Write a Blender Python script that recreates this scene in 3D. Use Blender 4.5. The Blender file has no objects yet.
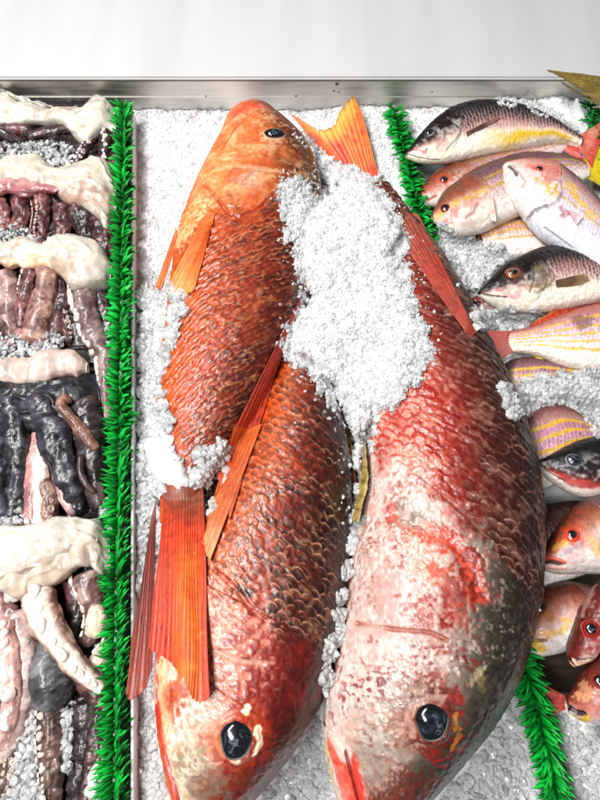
import bpy, bmesh, math, random
import numpy as np
from mathutils import Vector
from mathutils.bvhtree import BVHTree

random.seed(7)
rng = np.random.default_rng(7)
C = bpy.context.scene.collection
D = 0.8                      # camera to the ice at the middle of the view, metres
TH = math.radians(22.2)      # tilt away from straight down
F = 600.0
PX = D / F                   # one photo pixel at the ice, metres
CAM = np.array([0.0, -D * math.sin(TH), D * math.cos(TH)])
cT, sT = math.cos(TH), math.sin(TH)


# ------------------------------------------------------------------ geometry helpers
def ray(px, py):
    x = (np.asarray(px, float) - 300) / F
    y = (400 - np.asarray(py, float)) / F
    return np.stack([x, cT * y + sT, sT * y - cT], -1)


def at(px, py, z):
    """point at height z (metres) seen at a place of the layout drawing"""
    r = ray(px, py)
    t = (np.asarray(z, float) - CAM[2]) / r[..., 2]
    return CAM + r * t[..., None]


def proj(P):
    d = P - CAM
    x = d[..., 0]
    y = cT * d[..., 1] + sT * d[..., 2]
    z = -sT * d[..., 1] + cT * d[..., 2]
    return np.stack([300 + F * x / -z, 400 - F * y / -z], -1)


def srgb(h):
    h = h.lstrip('#')
    v = np.array([int(h[i:i + 2], 16) / 255 for i in (0, 2, 4)])
    return np.where(v <= 0.04045, v / 12.92, ((v + 0.055) / 1.055) ** 2.4)


def mix(a, b, t):
    t = np.clip(np.asarray(t, float), 0, 1)[..., None]
    return a * (1 - t) + b * t


def sm(a, b, x):
    t = np.clip((np.asarray(x, float) - a) / (b - a), 0, 1)
    return t * t * (3 - 2 * t)


def _hash(i, j, k):
    h = (i.astype(np.int64) * 374761393 + j.astype(np.int64) * 668265263 + k.astype(np.int64) * 2147483647 * 31) & 0xffffffff
    h = ((h ^ (h >> 13)) * 1274126177) & 0xffffffff
    h = ((h ^ (h >> 16)) * 2246822519) & 0xffffffff
    return ((h ^ (h >> 15)) & 0xffffff) / float(0xffffff)


def noise(P, f, seed=0):
    """value noise -1..1"""
    Q = P * f + seed * 17.31
    I = np.floor(Q)
    T = Q - I
    T = T * T * T * (T * (T * 6 - 15) + 10)
    I = I.astype(np.int64)
    i, j, k = I[..., 0], I[..., 1], I[..., 2]
    out = 0
    for a in (0, 1):
        wa = T[..., 0] if a else 1 - T[..., 0]
        for b in (0, 1):
            wb = T[..., 1] if b else 1 - T[..., 1]
            for c in (0, 1):
                wc = T[..., 2] if c else 1 - T[..., 2]
                out = out + wa * wb * wc * _hash(i + a, j + b, k + c)
    return out * 2 - 1


def fbm(P, f, o=3, seed=0):
    r, a, n = 0, 1.0, 0
    for q in range(o):
        r = r + a * noise(P, f * 2 ** q, seed + q * 3)
        n += a
        a *= 0.5
    return r / n * 1.6


def catmull(V, n, t=None):
    V = np.asarray(V, float)
    m = len(V)
    if t is None:
        d = np.r_[0, np.cumsum(np.linalg.norm(np.diff(V[:, :2], axis=0), axis=1))]
    else:
        d = np.asarray(t, float)
    x = np.linspace(0, d[-1], n)
    tan = np.gradient(V, d, axis=0) if m > 2 else np.repeat((V[1:] - V[:1]) / d[-1], m, 0)
    k = np.clip(np.searchsorted(d, x, side='right') - 1, 0, m - 2)
    h = (d[k + 1] - d[k])[:, None]
    u = ((x - d[k])[:, None]) / h
    return ((2 * u ** 3 - 3 * u ** 2 + 1) * V[k] + (u ** 3 - 2 * u ** 2 + u) * h * tan[k]
            + (-2 * u ** 3 + 3 * u ** 2) * V[k + 1] + (u ** 3 - u ** 2) * h * tan[k + 1])


def poly_dist(P, pts):
    """distance of P (..,k) to a polyline"""
    best = None
    if len(pts) == 1:
        return np.linalg.norm(P - pts[0], axis=-1)
    for a, b in zip(pts[:-1], pts[1:]):
        ab = b - a
        t = np.clip(((P - a) @ ab) / max(ab @ ab, 1e-12), 0, 1)
        d = np.linalg.norm(P - (a + t[..., None] * ab), axis=-1)
        best = d if best is None else np.minimum(best, d)
    return best


def inside(px, py, poly):
    px = np.asarray(px, float); py = np.asarray(py, float)
    r = np.zeros(px.shape, bool)
    n = len(poly)
    for i in range(n):
        x1, y1 = poly[i]; x2, y2 = poly[(i + 1) % n]
        c = (y1 > py) != (y2 > py)
        with np.errstate(divide='ignore', invalid='ignore'):
            r ^= c & (px < (x2 - x1) * (py - y1) / (y2 - y1 + 1e-12) + x1)
    return r


# ------------------------------------------------------------------ mesh output
def mesh_obj(name, V, faces, mat, parent=None, col=None, smooth=True):
    """faces: list of (n,k) int arrays"""
    me = bpy.data.meshes.new(name)
    V = np.ascontiguousarray(V, np.float32)
    loops = np.concatenate([f.ravel() for f in faces]).astype(np.int32)
    tot = np.concatenate([np.full(len(f), f.shape[1]) for f in faces]).astype(np.int32)
    start = np.r_[0, np.cumsum(tot)[:-1]].astype(np.int32)
    me.vertices.add(len(V)); me.vertices.foreach_set('co', V.ravel())
    me.loops.add(len(loops)); me.loops.foreach_set('vertex_index', loops)
    me.polygons.add(len(tot)); me.polygons.foreach_set('loop_start', start)
    me.polygons.foreach_set('loop_total', tot)
    me.polygons.foreach_set('use_smooth', np.full(len(tot), bool(smooth)))
    me.update(calc_edges=True)
    if col is not None:
        a = me.color_attributes.new('Col', 'FLOAT_COLOR', 'POINT')
        a.data.foreach_set('color', np.c_[np.clip(col, 0, 1), np.ones(len(V))].astype(np.float32).ravel())
    me.materials.append(mat)
    o = bpy.data.objects.new(name, me)
    C.objects.link(o)
    if parent is not None:
        o.parent = parent
        o.matrix_parent_inverse = parent.matrix_world.inverted()
    return o


def tag(o, label=None, cat=None, group=None, kind=None):
    if label: o['label'] = label
    if cat: o['category'] = cat
    if group: o['group'] = group
    if kind: o['kind'] = kind
    return o


def empty(name, loc, label, cat, group=None):
    o = bpy.data.objects.new(name, None)
    o.empty_display_size = 0.02
    C.objects.link(o)
    o.location = Vector([float(v) for v in loc])
    bpy.context.view_layer.update()
    return tag(o, label, cat, group)


COARSE = []      # coarse copies of everything ice can lie on


def grid_faces(n, m, wrap=True, off=0):
    i = np.arange(n - 1)[:, None]
    j = np.arange(m if wrap else m - 1)[None]
    j2 = (j + 1) % m
    return np.stack([i * m + j, i * m + j2, (i + 1) * m + j2, (i + 1) * m + j], -1).reshape(-1, 4) + off


class Loft:
    """a closed body from stations (ux,uy, lx,ly, half thickness px, centre height px)"""

    def __init__(self, st, res=1.25, mb=14, pw=1.0, flat=1.0, n=None, m=None, coarse=True):
        st = np.asarray(st, float)
        self.mid = (st[:, 0:2] + st[:, 2:4]) / 2
        t = np.r_[0, np.cumsum(np.linalg.norm(np.diff(self.mid, axis=0), axis=1) + 1e-3)]
        if n is None: n = int(t[-1] * res) + 8
        S = catmull(st, n, t)
        zc = S[:, 5] * PX
        T = np.maximum(S[:, 4], 0.3) * PX
        Uw = at(S[:, 0], S[:, 1], zc)
        Lw = at(S[:, 2], S[:, 3], zc)
        wid = np.linalg.norm(st[:, :2] - st[:, 2:4], axis=1).max()
        if m is None: m = int(wid * res * 1.25) + 10
        ph = np.r_[np.linspace(0, math.pi, m), np.linspace(math.pi, 2 * math.pi, mb + 2)[1:-1]]
        cx = np.sign(np.cos(ph)) * np.abs(np.cos(ph)) ** pw
        sz = np.sign(np.sin(ph)) * np.abs(np.sin(ph)) ** pw
        sz = np.where(sz < 0, sz * flat, sz)
        mid = (Uw + Lw) / 2; half = (Uw - Lw) / 2
        P = mid[:, None] + half[:, None] * cx[None, :, None]
        P[..., 2] += T[:, None] * sz[None]
        self.n, self.m, self.mm = n, m, len(ph)
        self.P0 = P.copy(); self.P = P
        self.S1 = np.r_[0, np.cumsum(np.linalg.norm(np.diff(mid, axis=0), axis=1))]
        self.S = np.repeat(self.S1[:, None], self.mm, 1)
        self.s = self.S / self.S1[-1]
        dv = np.linalg.norm(np.diff(P, axis=1), axis=2)
        V = np.concatenate([np.zeros((n, 1)), np.cumsum(dv, 1)], 1)
        self.V = V[:, m // 2][:, None] - V
        self.w = np.repeat(cx[None], n, 0)
        self.top = np.repeat((ph <= math.pi)[None], n, 0)
        self.Nrm = self.normals(P)
        self.pp = proj(P)
        if coarse:
            a = np.unique(np.r_[np.arange(0, n, 5), n - 1])
            b = np.unique(np.r_[np.arange(0, self.mm, 5), self.mm - 1])
            Q = P[a][:, b]
            COARSE.append((Q.reshape(-1, 3), grid_faces(len(a), len(b))))

    def normals(self, P):
        a = np.gradient(P, axis=0)
        b = np.roll(P, -1, 1) - np.roll(P, 1, 1)
        N = np.cross(b, a)
        N /= np.linalg.norm(N, axis=2, keepdims=True) + 1e-12
        k = np.sum(N[:, self.m // 2, 2])
        return N if k > 0 else -N

    def find(self, px, py):
        d = (self.pp[..., 0] - px) ** 2 + (self.pp[..., 1] - py) ** 2 + np.where(self.top, 0, 1e6)
        return np.unravel_index(np.argmin(d), d.shape)

    def pt(self, px, py):
        k = self.find(px, py)
        return self.P0[k]

    def dist(self, pts):
        """px distance (on the surface) to a polyline given in layout pixels"""
        return poly_dist(self.P0, np.array([self.pt(*p) for p in pts])) / PX

    def push(self, h):
        self.P = self.P + self.Nrm * h[..., None]

    def build(self, name, mat, parent, col):
        n, mm = self.n, self.mm
        caps = [np.arange(mm)[None], ((n - 1) * mm + np.arange(mm))[::-1][None]]
        return mesh_obj(name, self.P.reshape(-1, 3), [grid_faces(n, mm)] + caps, mat, parent, col.reshape(-1, 3))


def scales(S, V, a, b, R, seed=0, warp=0.25):
    """overlapping scale lattice: height 0..1 (steps down at each rear rim), r to the rim, random id"""
    P3 = np.stack([S / a, V / b, np.zeros_like(S)], -1)
    X = S / a + warp * noise(P3, 0.45, seed) + warp * .4 * noise(P3, 1.1, seed + 4)
    Y = V / b + warp * noise(P3, 0.45, seed + 9) + warp * .4 * noise(P3, 1.1, seed + 5)
    i0 = np.floor(X)
    best = np.full(S.shape, -1.0); hgt = np.zeros(S.shape); rid = np.zeros(S.shape); dyb = np.zeros(S.shape)
    done = np.zeros(S.shape, bool)
    for k in (-3, -2, -1, 0, 1):
        i = i0 + k
        off = np.where(np.mod(i, 2) == 0, 0.0, 0.5)
        j = np.round(Y - off)
        h = _hash(i.astype(np.int64) + 900, j.astype(np.int64) + 500, np.full(i.shape, seed, np.int64))
        dx = (X - i) * a / (R * 1.5)
        dy = (Y - j - off) * b / R
        rr = R * 0 + 1.0 + 0.22 * (h - 0.5)
        r = np.sqrt(dx * dx + dy * dy) / rr
        ok = (r < 1) & ~done
        best = np.where(ok, r, best)
        hgt = np.where(ok, 0.15 + 0.85 * np.clip(dx * .75 + .25, 0, 1) * (0.65 + 0.7 * h) * np.sqrt(np.clip(1 - 0.5 * dy * dy, 0, 1)), hgt)
        rid = np.where(ok, h, rid)
        dyb = np.where(ok, dy, dyb)
        done |= ok
    best = np.where(done, best, 0.9)
    return hgt, best, rid, dyb


# ------------------------------------------------------------------ materials
def new_mat(name):
    m = bpy.data.materials.new(name)
    m.use_nodes = True
    nt = m.node_tree
    return m, nt, nt.nodes['Principled BSDF']


def skin_mat(name, rough=0.3, coat=0.5, sss=0.12, bump=0.3, bscale=900, spec=0.5, rvar=0.18, srad=0.004):
    m, nt, b = new_mat(name)
    N, L = nt.nodes, nt.links
    at_ = N.new('ShaderNodeVertexColor'); at_.layer_name = 'Col'
    tc = N.new('ShaderNodeTexCoord')
    n1 = N.new('ShaderNodeTexNoise'); n1.inputs['Scale'].default_value = bscale; n1.inputs['Detail'].default_value = 3
    n2 = N.new('ShaderNodeTexNoise'); n2.inputs['Scale'].default_value = bscale * .22; n2.inputs['Detail'].default_value = 4
    L.new(tc.outputs['Object'], n1.inputs['Vector']); L.new(tc.outputs['Object'], n2.inputs['Vector'])
    hs = N.new('ShaderNodeHueSaturation')
    mr = N.new('ShaderNodeMapRange')
    mr.inputs['From Min'].default_value = .3; mr.inputs['From Max'].default_value = .7
    mr.inputs['To Min'].default_value = .78; mr.inputs['To Max'].default_value = 1.18
    L.new(n2.outputs['Fac'], mr.inputs['Value']); L.new(mr.outputs['Result'], hs.inputs['Value'])
    L.new(at_.outputs['Color'], hs.inputs['Color']); L.new(hs.outputs['Color'], b.inputs['Base Color'])
    r2 = N.new('ShaderNodeMapRange')
    r2.inputs['From Min'].default_value = .3; r2.inputs['From Max'].default_value = .7
    r2.inputs['To Min'].default_value = rough - rvar / 2; r2.inputs['To Max'].default_value = rough + rvar
    L.new(n2.outputs['Fac'], r2.inputs['Value']); L.new(r2.outputs['Result'], b.inputs['Roughness'])
    bp = N.new('ShaderNodeBump'); bp.inputs['Strength'].default_value = bump; bp.inputs['Distance'].default_value = 0.0006
    L.new(n1.outputs['Fac'], bp.inputs['Height']); L.new(bp.outputs['Normal'], b.inputs['Normal'])
    b.inputs['Coat Weight'].default_value = coat
    b.inputs['Coat Roughness'].default_value = 0.1
    b.inputs['Specular IOR Level'].default_value = spec
    b.inputs['Subsurface Weight'].default_value = sss
    b.inputs['Subsurface Radius'].default_value = (1, .5, .35)
    b.inputs['Subsurface Scale'].default_value = srad
    return m


M = {}
M['fish'] = skin_mat('wet_scaled_skin', .38, .2, .0, .3, 800, rvar=.16)
M['small'] = skin_mat('wet_fine_scaled_skin', .36, .15, .0, .2, 900, spec=.35, rvar=.16)
M['fin'] = skin_mat('wet_fin_membrane', .46, .06, .0, .3, 700)
M['eye'] = skin_mat('wet_eye', .13, 1.0, 0, 0.02, 300, rvar=.02)
M['flesh'] = skin_mat('pale_wet_flesh', .34, .35, .2, .4, 300, srad=.005)
M['arm'] = skin_mat('wet_tentacle_skin', .36, .25, .05, .8, 420, rvar=.25)

m, nt, b = new_mat('green_plastic'); M['green'] = m
at_ = nt.nodes.new('ShaderNodeVertexColor'); at_.layer_name = 'Col'
nt.links.new(at_.outputs['Color'], b.inputs['Base Color'])
b.inputs['Roughness'].default_value = .38
b.inputs['Subsurface Weight'].default_value = 0

m, nt, b = new_mat('white_plastic'); M['white'] = m
b.inputs['Base Color'].default_value = (.8, .8, .79, 1); b.inputs['Roughness'].default_value = .35


def ice_mat(name, trans, base, rough, sss=0.8):
    m, nt, b = new_mat(name)
    N, L = nt.nodes, nt.links
    tc = N.new('ShaderNodeTexCoord')
    n = N.new('ShaderNodeTexNoise'); n.inputs['Scale'].default_value = 260; n.inputs['Detail'].default_value = 3
    L.new(tc.outputs['Object'], n.inputs['Vector'])
    bp = N.new('ShaderNodeBump'); bp.inputs['Strength'].default_value = .5; bp.inputs['Distance'].default_value = .0012
    L.new(n.outputs['Fac'], bp.inputs['Height']); L.new(bp.outputs['Normal'], b.inputs['Normal'])
    b.inputs['Base Color'].default_value = (*base, 1)
    b.inputs['Roughness'].default_value = rough
    b.inputs['IOR'].default_value = 1.31
    b.inputs['Transmission Weight'].default_value = trans
    b.inputs['Subsurface Weight'].default_value = sss
    b.inputs['Subsurface Radius'].default_value = (.85, .95, 1)
    b.inputs['Subsurface Scale'].default_value = .014
    return m


M['ice'] = ice_mat('crushed_ice_white', 0.0, (.94, .955, .97), .3)
M['chunk'] = ice_mat('ice_chip_cloudy', 0.0, (.98, .985, .99), .2, 0)


def see_through(m, trans_fac, alpha):
    """let light pass: part translucent scatter, part clear"""
    nt = m.node_tree
    tl = nt.nodes.new('ShaderNodeBsdfTranslucent'); tl.inputs['Color'].default_value = (.985, .99, .995, 1)
    tp = nt.nodes.new('ShaderNodeBsdfTransparent'); tp.inputs['Color'].default_value = (.97, .985, .995, 1)
    gl = nt.nodes.new('ShaderNodeBsdfGlossy'); gl.inputs['Roughness'].default_value = .08
    fr = nt.nodes.new('ShaderNodeFresnel'); fr.inputs['IOR'].default_value = 1.36
    m1 = nt.nodes.new('ShaderNodeMixShader'); m1.inputs['Fac'].default_value = trans_fac
    m2 = nt.nodes.new('ShaderNodeMixShader'); m2.inputs['Fac'].default_value = alpha
    m3 = nt.nodes.new('ShaderNodeMixShader')
    L = nt.links
    L.new(nt.nodes['Principled BSDF'].outputs[0], m1.inputs[1]); L.new(tl.outputs[0], m1.inputs[2])
    L.new(m1.outputs[0], m2.inputs[1]); L.new(tp.outputs[0], m2.inputs[2])
    L.new(fr.outputs[0], m3.inputs['Fac']); L.new(m2.outputs[0], m3.inputs[1]); L.new(gl.outputs[0], m3.inputs[2])
    L.new(m3.outputs[0], nt.nodes['Material Output'].inputs['Surface'])


see_through(M['chunk'], .5, .12)
M['clear'] = ice_mat('ice_chip_clear', 0.0, (.96, .975, .985), .07, 0)
see_through(M['clear'], .45, .55)


def steel_mat(name, base, rough, metal, sc_=(6, 60, 60), lo=.78):
    m, nt, b = new_mat(name)
    N, L = nt.nodes, nt.links
    tc = N.new('ShaderNodeTexCoord'); mp = N.new('ShaderNodeMapping')
    mp.inputs['Scale'].default_value = sc_
    n = N.new('ShaderNodeTexNoise'); n.inputs['Scale'].default_value = 3; n.inputs['Detail'].default_value = 6
    L.new(tc.outputs['Object'], mp.inputs['Vector']); L.new(mp.outputs['Vector'], n.inputs['Vector'])
    cr = N.new('ShaderNodeValToRGB')
    cr.color_ramp.elements[0].position = .3; cr.color_ramp.elements[1].position = .7
    cr.color_ramp.elements[0].color = (*[c * lo for c in base], 1); cr.color_ramp.elements[1].color = (*base, 1)
    L.new(n.outputs['Fac'], cr.inputs['Fac']); L.new(cr.outputs['Color'], b.inputs['Base Color'])
    mr = N.new('ShaderNodeMapRange'); mr.inputs['To Min'].default_value = rough * .7; mr.inputs['To Max'].default_value = rough * 1.4
    L.new(n.outputs['Fac'], mr.inputs['Value']); L.new(mr.outputs['Result'], b.inputs['Roughness'])
    b.inputs['Metallic'].default_value = metal
    return m


M['steel'] = steel_mat('brushed_steel', (.70, .68, .64), .5, 1.0)
M['ledge'] = steel_mat('pale_ledge', (.51, .51, .515), .55, 0.0, (4, .5, 1), .88)  # stretched colour bands imitate faint vertical reflections
M['bolt'] = steel_mat('dull_bolt', (.18, .15, .1), .4, 1.0)


# ------------------------------------------------------------------ fins and eyes
def fin(name, parent, base, tip, zb, zt, rays=14, colf=None, n=70, m=34, ridge=0.8, jag=2.0, thick=1.0, seed=1,
        over=None, over_lift=3.0, mat=None, fold=0.0, bulge=0.0, wav=1.2, stk=.55):
    """a thin solid fin between a base line and a tip line (layout px, heights px)"""
    B = catmull(np.array(base, float), n); T = catmull(np.array(tip, float), n)
    u = np.linspace(0, 1, n)[:, None]; v = np.linspace(0, 1, m)[None]
    uw = u + .035 * noise(np.stack([u * 4, u * 0, u * 0], -1), 1, seed + 3) + .012 * noise(np.stack([u * 15, u * 0, u * 0], -1), 1, seed + 6)
    rr = np.abs(np.sin(math.pi * rays * uw))      # 0 between rays
    jg = jag * (noise(np.stack([u * rays * 1.7, u * 0, u * 0], -1), 1, seed)[:, 0] * .7 + .5 * (1 - rr[:, 0]))
    dirv = T - B
    ln = np.linalg.norm(dirv, axis=1, keepdims=True) + 1e-6
    T = T - dirv / ln * np.minimum(np.abs(jg)[:, None], ln * .5)
    px = B[:, None] * (1 - v[..., None]) + T[:, None] * v[..., None]
    uv = np.stack([np.repeat(u, m, 1) * 5, np.repeat(v, n, 0) * 2.5, np.zeros((n, m))], -1)
    px[..., 0] += wav * noise(uv, 1, seed + 12) * v; px[..., 1] += wav * noise(uv, 1, seed + 14) * v
    zb = np.interp(u[:, 0], np.linspace(0, 1, np.size(zb)), np.atleast_1d(zb))[:, None]
    zt = np.interp(u[:, 0], np.linspace(0, 1, np.size(zt)), np.atleast_1d(zt))[:, None]
    z = zb * (1 - v) + zt * v + bulge * np.sin(math.pi * v) + fold * np.sin(u * 11 + seed) * v
    z = z * PX
    if over is not None:
        z = np.maximum(z, over(px[..., 0], px[..., 1]) + over_lift * PX)
    P = at(px[..., 0], px[..., 1], z)
    h = ridge * (rr - .5) + .35 * ridge * np.abs(np.sin(math.pi * rays * 2 * uw + .6)) * v + .5 * noise(P, 90, seed)
    P[..., 2] += h * PX * (1 - .4 * v) * sm(0, .22, v)
    Q = P.copy(); Q[..., 2] -= thick * PX
    g = dict(u=np.repeat(u, m, 1), v=np.repeat(v, n, 0), rr=np.repeat(rr, m, 1), P=P, n1=fbm(P, 60, 3, seed), n2=.5 * fbm(P, 240, 2, seed + 5) + stk * noise(np.stack([np.repeat(u, m, 1) * rays * 2.6, np.repeat(v, n, 0) * 2.2, np.zeros((n, m))], -1), 1, seed + 9))
    col = colf(g)
    f = grid_faces(n, m, False)
    k = n * m
    ring = np.r_[np.arange(m), np.arange(1, n) * m + m - 1, (n - 1) * m + np.arange(m - 2, -1, -1), np.arange(n - 2, 0, -1) * m]
    r2 = np.roll(ring, -1)
    side = np.stack([ring, ring + k, r2 + k, r2], -1)
    return mesh_obj(name, np.concatenate([P.reshape(-1, 3), Q.reshape(-1, 3)]), [f[:, ::-1], f + k, side],
                    mat or M['fin'], parent, np.concatenate([col.reshape(-1, 3)] * 2))


def fin_cols(a, b_, tipc, dark=None, dk=0.5):
    a, b_, tipc = srgb(a), srgb(b_), srgb(tipc)
    def f(g):
        c = mix(a, b_, .5 + .4 * g['n1'] + .45 * g['n2'] + .2 * (g['rr'] - .5))
        c = mix(c, tipc, sm(.55, 1, g['v'] + .15 * g['n1']))
        if dark is not None:
            c = mix(c, srgb(dark), dk * sm(.55, .1, g['rr']) + .35 * sm(.2, .8, g['n2']))
        return c
    return f


def eye(parent, lf, px, py, r, iris='#6b4a2a', ring='#c9a25a', pupil='#05070a', pr=.72, asp=1.0, h=.42, ang=0, tilt=0.0, glint=None):
    k = lf.find(px, py)
    c = lf.P[k]; nz = lf.Nrm[k] + np.array([0, 0, .6]); nz = nz / np.linalg.norm(nz)
    ax = np.array([math.cos(ang), math.sin(ang), 0]); ax = ax - nz * (ax @ nz); ax /= np.linalg.norm(ax)
    ay = np.cross(nz, ax)
    R = r * PX
    def dome(name, rad, hh, lift, cf, par, cut=1.0):
        n, m = 22, 40
        t = np.linspace(0, 1, n)[:, None]; a = np.linspace(0, 2 * math.pi, m, endpoint=False)[None]
        t = t * (math.asin(cut) / (math.pi / 2))
        rr = np.sin(t * math.pi / 2)
        wob = 1 + .03 * np.sin(3 * a + 1) + .02 * np.sin(5 * a)
        P = (c + ax * (rad * rr * np.cos(a) * wob)[..., None] + ay * (rad * asp * rr * np.sin(a) * wob)[..., None]
             + nz * ((np.cos(t * math.pi / 2) + 0 * a) * hh + lift * (1 - (rr / cut) ** 6) - .25 * rad * t ** 4)[..., None])
        col = cf(np.repeat(rr, m, 1), P)
        return mesh_obj(name, P.reshape(-1, 3), [grid_faces(n, m), np.arange(m)[None]], M['eye'], par, col.reshape(-1, 3))
    ci, cr, cp = srgb(iris), srgb(ring), srgb(pupil)
    e = dome('eye', R, R * h, 0.0, lambda q, P: mix(mix(ci, ci * .5, sm(.2, .9, noise(P, 500, 2))), cr, sm(.86, .97, q)), parent)
    dome('pupil', R, R * h, R * .045, lambda q, P: mix(mix(cp, srgb('#2c3644'), sm(.15, .9, fbm(P, 130, 3, 3)) * .7), srgb('#7c8894'), sm(.93, 1.0, 1 - np.abs(noise(P, 150, 8))) * sm(.75, .5, q / pr * .8) * .5), e, cut=pr)  # pale haze crescents painted into the dark pupil colour
    return e


def drape(*lofts):
    """height of the upper surface of some bodies below a layout place (0 where there is none)"""
    VS, FS, off = [], [], 0
    for l in lofts:
        a = np.unique(np.r_[np.arange(0, l.n, 4), l.n - 1]); b = np.unique(np.r_[np.arange(0, l.mm, 4), l.mm - 1])
        Q = l.P0[a][:, b]
        VS.append(Q.reshape(-1, 3)); FS.append(grid_faces(len(a), len(b)) + off); off += Q.shape[0] * Q.shape[1]
    t = BVHTree.FromPolygons(np.concatenate(VS).tolist(), np.concatenate(FS).tolist())
    cv = Vector(CAM.tolist())
    def f(px, py):
        R3 = ray(px, py).reshape(-1, 3)
        z = np.zeros(len(R3))
        for i, d in enumerate(R3):
            h = t.ray_cast(cv, Vector(d.tolist()))
            if h[0] is not None: z[i] = h[0].z
        z = z.reshape(np.shape(px))
        for _ in range(26):      # let the membrane bridge small steps
            y = np.pad(z, 1, mode='edge')
            z = np.maximum(z, (y[:-2, 1:-1] + y[2:, 1:-1] + y[1:-1, :-2] + y[1:-1, 2:]) / 4)
        return z
    return f


# ------------------------------------------------------------------ fish
FISH = {}


def fish(name, label, cat, group, st, colf, a=9, b=9, R=9.5, amp=1.0, gill=.28, marks=(), rough_head=.4, seed=0,
         res=1.25, pw=.92, warp=.25, mat=None, body_name='body', gsoft=.03, wbend=.06, wlin=0.0, tiltk=1.0, wrinkle=.3, shear=.42, oper=0.0, punch=1.0):
    st = [tuple(q) for q in st]
    n_in = len(st)
    a_, b_ = np.array(st[-2][:4]), np.array(st[-1][:4])
    wide = np.hypot(b_[0] - b_[2], b_[1] - b_[3])
    if wide > 14 and b_[0] > 590:          # beyond the frame the body still narrows to its tail
        m_ = (b_[:2] + b_[2:]) / 2; dr = m_ - (a_[:2] + a_[2:]) / 2; dr = dr / np.linalg.norm(dr)
        for k_, f_ in ((wide * .55, .72), (wide * 1.15, .34), (wide * 1.5, .22)):
            c_ = m_ + dr * k_; hu = (b_[:2] - m_) * f_
            st.append((*(c_ + hu), *(c_ - hu), st[n_in - 1][4] * f_, st[n_in - 1][5]))
    lf = Loft(st, res=res, pw=pw)
    if len(st) > n_in:
        tt = np.r_[0, np.cumsum(np.linalg.norm(np.diff(lf.mid, axis=0), axis=1) + 1e-3)]
        lf.s = lf.S / lf.S1[min(lf.n - 1, int(tt[n_in - 1] / tt[-1] * (lf.n - 1)))]
    base = at(*lf.mid[len(lf.mid) // 2], 0)
    root = empty(name, (base[0], base[1], 0), label, cat, group)
    hgt, r, rid, dy = scales(lf.S + shear * lf.V, lf.V, a * PX, b * PX, R * PX, seed, warp)
    P = lf.P0
    n0 = fbm(P, 14, 3, seed); n1 = fbm(P, 55, 3, seed + 11); n2 = fbm(P, 220, 3, seed + 23); n3 = noise(P, 700, seed + 31)
    body = sm(gill - gsoft, gill + gsoft, lf.s + wbend * lf.w ** 2 + wlin * lf.w + .02 * n1) * sm(1.02, .93, np.abs(lf.w))
    diag = np.stack([(lf.S * .80 + lf.V * .60) / (4.6 * PX), (-lf.S * .60 + lf.V * .80) / (21 * PX), 0 * lf.S], -1) + .18 * n1[..., None]
    wr = 1 - np.abs(noise(diag, 1.0, seed + 41))
    hgt = hgt * (1 + .22 * n2) + tiltk * dy * .45 + wrinkle * (wr ** 2 - .4)
    ds = gill - (lf.s + wbend * lf.w ** 2 + wlin * lf.w)
    plate = np.where(ds > 0, np.exp(-np.clip(ds, 0, 1) / .13), 0) * sm(.92, .7, np.abs(lf.w)) * sm(-.022, .012, ds)
    pre = ds - .13
    plate = plate + .45 * np.where(pre > 0, np.exp(-np.clip(pre, 0, 1) / .05), 0) * sm(.7, .45, np.abs(lf.w)) * sm(-.022, .012, pre)
    h = oper * plate + body * hgt * amp * (1 + .35 * n1) + (1 - body) * rough_head * (.6 * n1 + .4 * n2) + .12 * n2 * amp
    bodyc = sm(gill - .035, gill + .035, lf.s + wbend * lf.w ** 2 + wlin * lf.w + .03 * n1 + .02 * n2)
    g = dict(s=lf.s, w=lf.w, S=lf.S, V=lf.V, r=r, rid=rid, dy=dy, wr=wr, hgt=hgt, body=bodyc, n0=n0, n1=n1, n2=n2, n3=n3, lf=lf, P=P)
    col = colf(g)
    for mk in marks:
        d = lf.dist(mk['pts'])
        wd = mk['w']
        ragged = mk.get('rag', .35)
        e = sm(wd * 1.15, wd * mk.get('core', .45), d + ragged * wd * (.35 * n1 + .8 * n2))
        if 'col' in mk:
            c2 = srgb(mk['col'])
            if 'col2' in mk: c2 = mix(c2, srgb(mk['col2']), .5 + 1.2 * n2)
            col = mix(col, c2 if c2.ndim > 1 else np.broadcast_to(c2, col.shape), e * mk.get('k', 1.0))
        if 'depth' in mk:
            h = h - mk['depth'] * sm(wd, 0, d)
        if mk.get('flat'):
            h = h * (1 - mk['flat'] * e)
    col = np.clip(col, 0, 1) ** punch
    lf.push(h * PX)
    lf.build(body_name, mat or M['fish'], root, col)
    FISH[label] = (root, lf)
    return root, lf


def T_(st, T, z):
    """add thickness and height columns"""
    n = len(st)
    T = np.interp(np.linspace(0, 1, n), np.linspace(0, 1, len(T)), T)
    z = np.interp(np.linspace(0, 1, n), np.linspace(0, 1, len(z)), z)
    return [(*p, t, q) for p, t, q in zip(st, T, z)]


def blend(w, stops):
    """colour across the body: list of (w, hex) from belly -1 to back +1"""
    xs = [s[0] for s in stops]
    cs = np.array([srgb(s[1]) for s in stops])
    return np.stack([np.interp(w, xs, cs[:, k]) for k in range(3)], -1)


BIG = 'large red fish laid on the ice'


def net(g, spots, size, seed):
    """red mesh of scale pockets showing through the skin around some spots"""
    h2, r2, id2, dy2 = scales(g['S'], g['V'], size * PX, size * 1.2 * PX, size * 1.22 * PX, seed, .5)
    near = 0
    for x0, y0, rad in spots:
        near = np.maximum(near, sm(rad, rad * .4, np.linalg.norm(g['P'] - g['lf'].pt(x0, y0), axis=-1) / PX + 9 * g['n1'] + 5 * g['n2']))
    return near * sm(.72, .92, r2 + .25 * g['n2']) * sm(-.2, .35, g['n1'] + .6 * g['n2'] + .25), id2
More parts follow.
